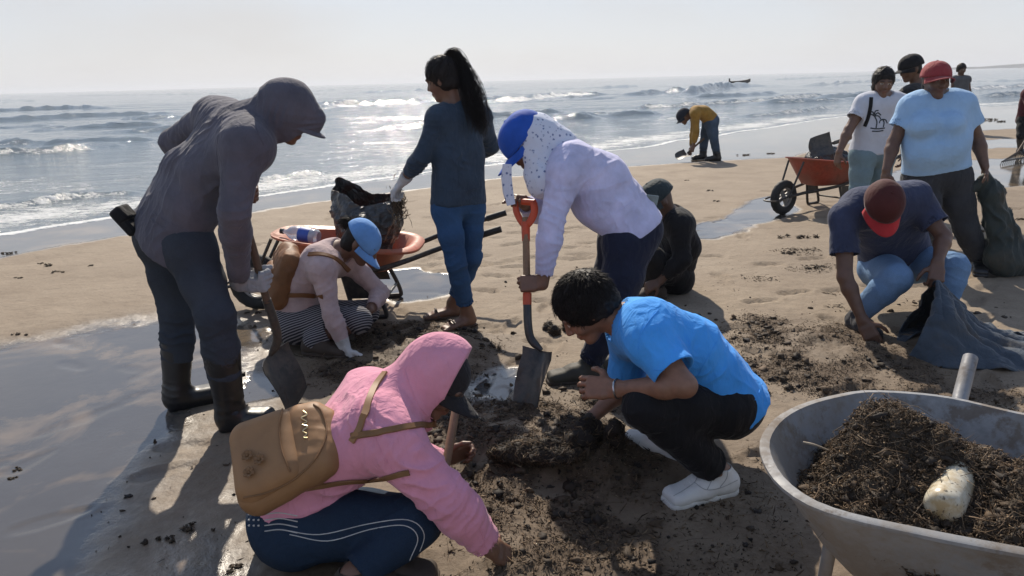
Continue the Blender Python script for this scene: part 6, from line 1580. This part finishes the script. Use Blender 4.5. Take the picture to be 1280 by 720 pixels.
# scatter over the trampled patch
parts = []
def scatter(n, xr, yr, dens_fn, **kw):
    xy = np.c_[rg.uniform(*xr, n), rg.uniform(*yr, n)]; keep = rg.random(n) < dens_fn(xy); xy = xy[keep]
    z = beach_z(xy); parts.append(flakes(np.c_[xy, z], None, rg=rg, **kw)); return len(xy)
k1 = scatter(170000, (-1.6, 1.5), (1.7, 4.6), lambda q: debris_density(q) ** 1.3, bright=1.2)
k2 = scatter(52000, (.9, 3.2), (2.9, 4.8), lambda q: debris_density(q))
k3 = scatter(26000, (-2.5, 4.5), (1.7, 7.5), lambda q: .16 * (1 - wetness(q)) * np.clip(dn_noise(q, .35, 77) * 3, 0, 1), L=(.006, .03), w=(.001, .003))
k5 = scatter(9000, (1.2, 2.6), (4.2, 6.6), lambda q: np.clip(dn_noise(q, .30, 78) * 2.6 - .5, 0, 1), L=(.008, .05), w=(.002, .007), up=.15)
k4 = scatter(1600, (-.2, 1.6), (1.8, 3.6), lambda q: debris_density(q), L=(.02, .06), w=(.0015, .005), up=.7, lift=.02)
for (n, xr, yr, r) in ((5200, (-1.6, 1.5), (1.7, 4.6), (.003, .023)), (1500, (.9, 3.2), (2.9, 4.8), (.003, .021)), (700, (-1.5, 3.0), (2.0, 6.0), (.002, .012))):
    q = np.c_[rg.uniform(*xr, n), rg.uniform(*yr, n)]; q = q[rg.random(n) < np.maximum(debris_density(q), .06)]; parts.append(clods(np.c_[q, beach_z(q) + .002], r, rg))
k6 = scatter(2600, (-1.4, 1.6), (1.8, 4.4), lambda q: debris_density(q), L=(.05, .14), w=(.0009, .0022), up=.3, lift=.015, bright=1.3)
print('flakes', k1, k2, k3, k4)
tag(flake_obj('plant_debris', parts), 'dark rotting seaweed and twig litter trodden into the sand', 'debris', kind='stuff')

# clods and clumps one can point at
def clump(px, py, r, asp, hgt, label, nfl=260, seed=0, name='seaweed_clump', cat='seaweed', group='seaweed clumps on the sand', base=None):
    rgc = np.random.default_rng(seed + 100); c = G(px, py) if base is None else base; c = V(c[0], c[1], ground_z(c[0], c[1]) if base is None else c[2])
    s_ = Solid(); 
    for i in range(5):
        o = rgc.normal(size=3) * V(r * asp * .5, r * .5, 0); s_.ell(c + o + V(0, 0, hgt * .25), (X_, Y_, Z), (r * asp * .55 * rgc.uniform(.6, 1.1), r * .55 * rgc.uniform(.6, 1.1), hgt * rgc.uniform(.5, .95)), k=r * .3)
    v, f = s_.polys(max(.006, r / 9)); n_ = vnormals(v, f); v = v + n_ * (r * .22 * fbm(v / (r * .4) + seed, 3))[:, None]
    n_ = vnormals(v, f); q = rgc.integers(0, len(v), nfl); fv, ff, fcq = flakes(v[q], n_[q], L=(.012, max(.03, r * .5)), w=(.0012, .004), up=.5, rg=rgc, lift=.008)
    core = np.tile(V(.024, .017, .012), (len(v), 1)) * (1 + .5 * fbm(v / .02, 2))[:, None]
    ob = mesh_np(name, np.concatenate([v, fv]), np.concatenate([f, ff + len(v)]), M['debris'], None, True, {'tint': np.concatenate([core, fcq])})
    return tag(ob, label, cat, group)
clump(697, 413, .055, 1.3, .055, 'round dark seaweed clod lying alone on bare sand beyond the orange-gripped shovel', 400, 1)
clump(728, 580, .085, 1.3, .085, 'big wet black clod of mud under the blue t-shirt hand', 700, 2, 'mud_clod', 'clod', 'mud clods')
clump(660, 588, .10, 1.9, .034, 'long heaped ridge of brown seaweed in the middle of the debris', 2600, 3)
def scrap(px, py, r, asp, seed):
    rgc = np.random.default_rng(300 + seed); c = G(px, py); n = int(60 + 900 * r); q = np.c_[c[0] + rgc.normal(size=n) * r * asp * .55, c[1] + rgc.normal(size=n) * r * .55]
    k = max(2, n // 14); ctr = q[:k]; q = ctr[rgc.integers(0, k, n)] + rgc.normal(size=(n, 2)) * r * .16
    z = beach_z(q); fl_ = flakes(np.c_[q, z + rgc.random(n) * r * .22], None, L=(r * .25, r * .9), w=(.0015 + r * .02, .003 + r * .10), up=.25, rg=rgc, lift=r * .12, bright=.6)
    where = 'on dry sand behind the rubber boots' if px < 260 and py < 430 else 'in the shallow puddle behind the pink top' if px < 400 and py > 560 else 'beside the shovel of the grey hooded top' if px < 400 else 'on wet sand beyond the orange grip' if px < 800 else \
        'on open sand near the mustard top' if px < 970 and py < 300 else 'on the sand between the red wheelbarrow and navy t-shirt' if px < 1060 else 'at the surf edge behind the pale blue t-shirt' if py < 160 else 'on the sand around the green-grey sack'
    return tag(flake_obj('seaweed_scrap', [fl_]), 'small flat scrap of dark seaweed ' + where, 'seaweed', 'seaweed scraps ' + where)
for i, (px, py, r, asp) in enumerate([(64, 331, .05, 2.6), (78, 340, .04, 2.4), (28, 347, .03, 2), (116, 332, .03, 1.6), (52, 329, .03, 2), (8, 314, .05, 1.6), (25, 420, .035, 1.4), (205, 395, .03, 1.4), (930, 194, .07, 2.6), (965, 192, .06, 1.4),
        (886, 239, .04, 2.4), (895, 252, .04, 2.2), (858, 226, .03, 2), (1005, 298, .09, 2.2), (985, 318, .06, 2.2), (1018, 336, .06, 1.6), (760, 322, .03, 1.6), (610, 440, .05, 2), (315, 384, .03, 2.2), (318, 392, .03, 2.2), (312, 409, .03, 2),
        (1235, 150, .16, 1.5), (1252, 152, .10, 1.4), (1160, 262, .05, 2), (1255, 262, .07, 2.5), (1275, 275, .06, 2), (1230, 290, .05, 2), (22, 588, .02, 2.6), (14, 598, .018, 2), (350, 628, .03, 1.6), (225, 664, .035, 2), (208, 676, .03, 1.8), (292, 712, .03, 2), (336, 640, .02, 2)]):
    scrap(px, py, r * .8, asp, i)
# handful pulled out of the bag
s0 = P(497, 250, 4.58); rgc = np.random.default_rng(5); pp = s0 + rgc.normal(size=(420, 3)) * V(.022, .022, .055) - V(0, 0, .03)
tag(flake_obj('seaweed_handful', [flakes(pp, None, L=(.02, .09), w=(.0015, .005), up=2.2, rg=rgc)]), 'dripping handful of seaweed in a white glove above the rubbish bag', 'seaweed')
# heap inside the grey barrow ---------------------------------------------
nx = 150; cc = cen * V(1, 1, 0); U_, W_ = np.meshgrid(np.linspace(-.55, .55, nx), np.linspace(-.55, .55, nx)); gx = cc[0] + U_.ravel(); gy = cc[1] + W_.ravel(); gxy = np.c_[gx, gy]
inn = np.array([p[:2] for p in rC(.775, 0)]); d_, ins_, _ = seg_sd(gxy, inn); sdv = np.where(ins_, d_, -d_)
pk1 = G(1105, 525, .56)[:2]; pk2 = G(1165, 560, .5)[:2]; pk3 = G(1260, 600, .48)[:2]
def bump2(c, r): return np.exp(-((gxy - c) ** 2).sum(1) / r ** 2)
hz_ = .385 + .05 * sstep(0, .15, sdv) + .125 * bump2(pk1, .12) + .055 * bump2(pk2, .16) + .04 * bump2(pk3, .15) + .060 * dn_noise(gxy, .10, 3) + .030 * np.maximum(0, dn_noise(gxy, .045, 14)) + .035 * np.abs(dn_noise(gxy, .035, 4)) + .05 * np.clip(sdv, -.3, 0)
i = (np.arange(nx - 1)[:, None] * nx + np.arange(nx - 1)[None, :]).ravel(); hf = np.c_[i, i + 1, i + 1 + nx, i + nx]; hf = hf[(sdv[hf] > -.02).all(1)]
us = np.unique(hf); rm = np.full(nx * nx, -1); rm[us] = np.arange(len(us)); hv = np.c_[gxy, hz_][us]; hcol = np.tile(V(.050, .036, .023), (len(hv), 1)) * (1 + .6 * fbm(hv / .03, 2))[:, None]
hn = vnormals(hv, rm[hf]); hn = hn * np.sign(hn[:, 2:3]); q = rg.integers(0, len(hv), 38000); fl_ = flakes(hv[q] + hn[q] * .002 + rg.normal(size=(38000, 3)) * .003, hn[q], L=(.003, .022), w=(.0008, .0034), up=.7, rg=rg, bright=1.35, lift=.006)
q2 = rg.integers(0, len(hv), 900); cl_ = clods(hv[q2] + hn[q2] * .002, (.003, .019), rg, .9); q3 = rg.integers(0, len(hv), 700); lo_ = flakes(hv[q3] + hn[q3] * .006, hn[q3], L=(.04, .12), w=(.0008, .0022), up=.5, rg=rg, bright=1.6, lift=.02)
bits = [(hv, rm[hf], hcol), fl_, cl_, lo_]; off_ = np.cumsum([0] + [len(b_[0]) for b_ in bits])
heap = mesh_np('debris_heap', np.concatenate([b_[0] for b_ in bits]), np.concatenate([b_[1] + o_ for b_, o_ in zip(bits, off_)]), M['debris'], None, True, {'tint': np.concatenate([b_[2] for b_ in bits])})
tag(heap, 'heap of brown seaweed and mud filling the grey wheelbarrow', 'debris', kind='stuff')
wb0 = P(1196, 575, cen[1] + .06); wb0 = G(1208, 574, .470); wb1 = G(1177, 638, .460); dW = nrm(wb1 - wb0)
rb = empty('bottle', wb1, 'stained white plastic bottle half buried in the grey wheelbarrow heap', 'bottle')
Lb = np.linalg.norm(wb1 - wb0); mb = MB(); lathe(mb, wb0 - dW * .03, dW, [(0, .020), (.02, .038), (.05, .044), (Lb * .5, .0445), (Lb * .55, .042), (Lb * .6, .0445), (Lb + .005, .0445), (Lb + .018, .042), (Lb + .028, .035), (Lb + .033, .022), (Lb + .034, .006)], 28); mb.build('bottle_body', M['stained'], rb)
mb = MB(); lathe(mb, wb0 + dW * (Lb + .004), dW, [(0, .012), (.003, .014)], 14); 
mb = MB(); mb.tube(spline([G(1004, 553, .50), G(1018, 556, .5), G(1035, 563, .47)], 4), .003, 6); tag(mb.build('twig', wood('pale_twig', (.35, .28, .2)), None), 'pale twig poking out of the heap in the grey wheelbarrow', 'twig')
# ------------------------------------------------------------------ sea haze
hzv = [(x, y, z) for x in (-9500, 9500) for y in (-9500, 9500) for z in (-5.0, 16.0)]
hzo = mesh_py('haze', hzv, [(0, 1, 3, 2), (4, 6, 7, 5), (0, 4, 5, 1), (2, 3, 7, 6), (0, 2, 6, 4), (1, 5, 7, 3)], None, None, False)
m_ = bpy.data.materials.new('haze_air'); m_.use_nodes = True; n_ = m_.node_tree; n_.nodes.clear()
pv_ = n_.nodes.new('ShaderNodeVolumePrincipled'); pv_.inputs['Color'].default_value = (.92, .95, 1, 1); pv_.inputs['Density'].default_value = .0005; pv_.inputs['Anisotropy'].default_value = .2
n_.links.new(pv_.outputs[0], n_.nodes.new('ShaderNodeOutputMaterial').inputs['Volume'])
hzo.data.materials.append(m_); tag(hzo, kind='stuff')
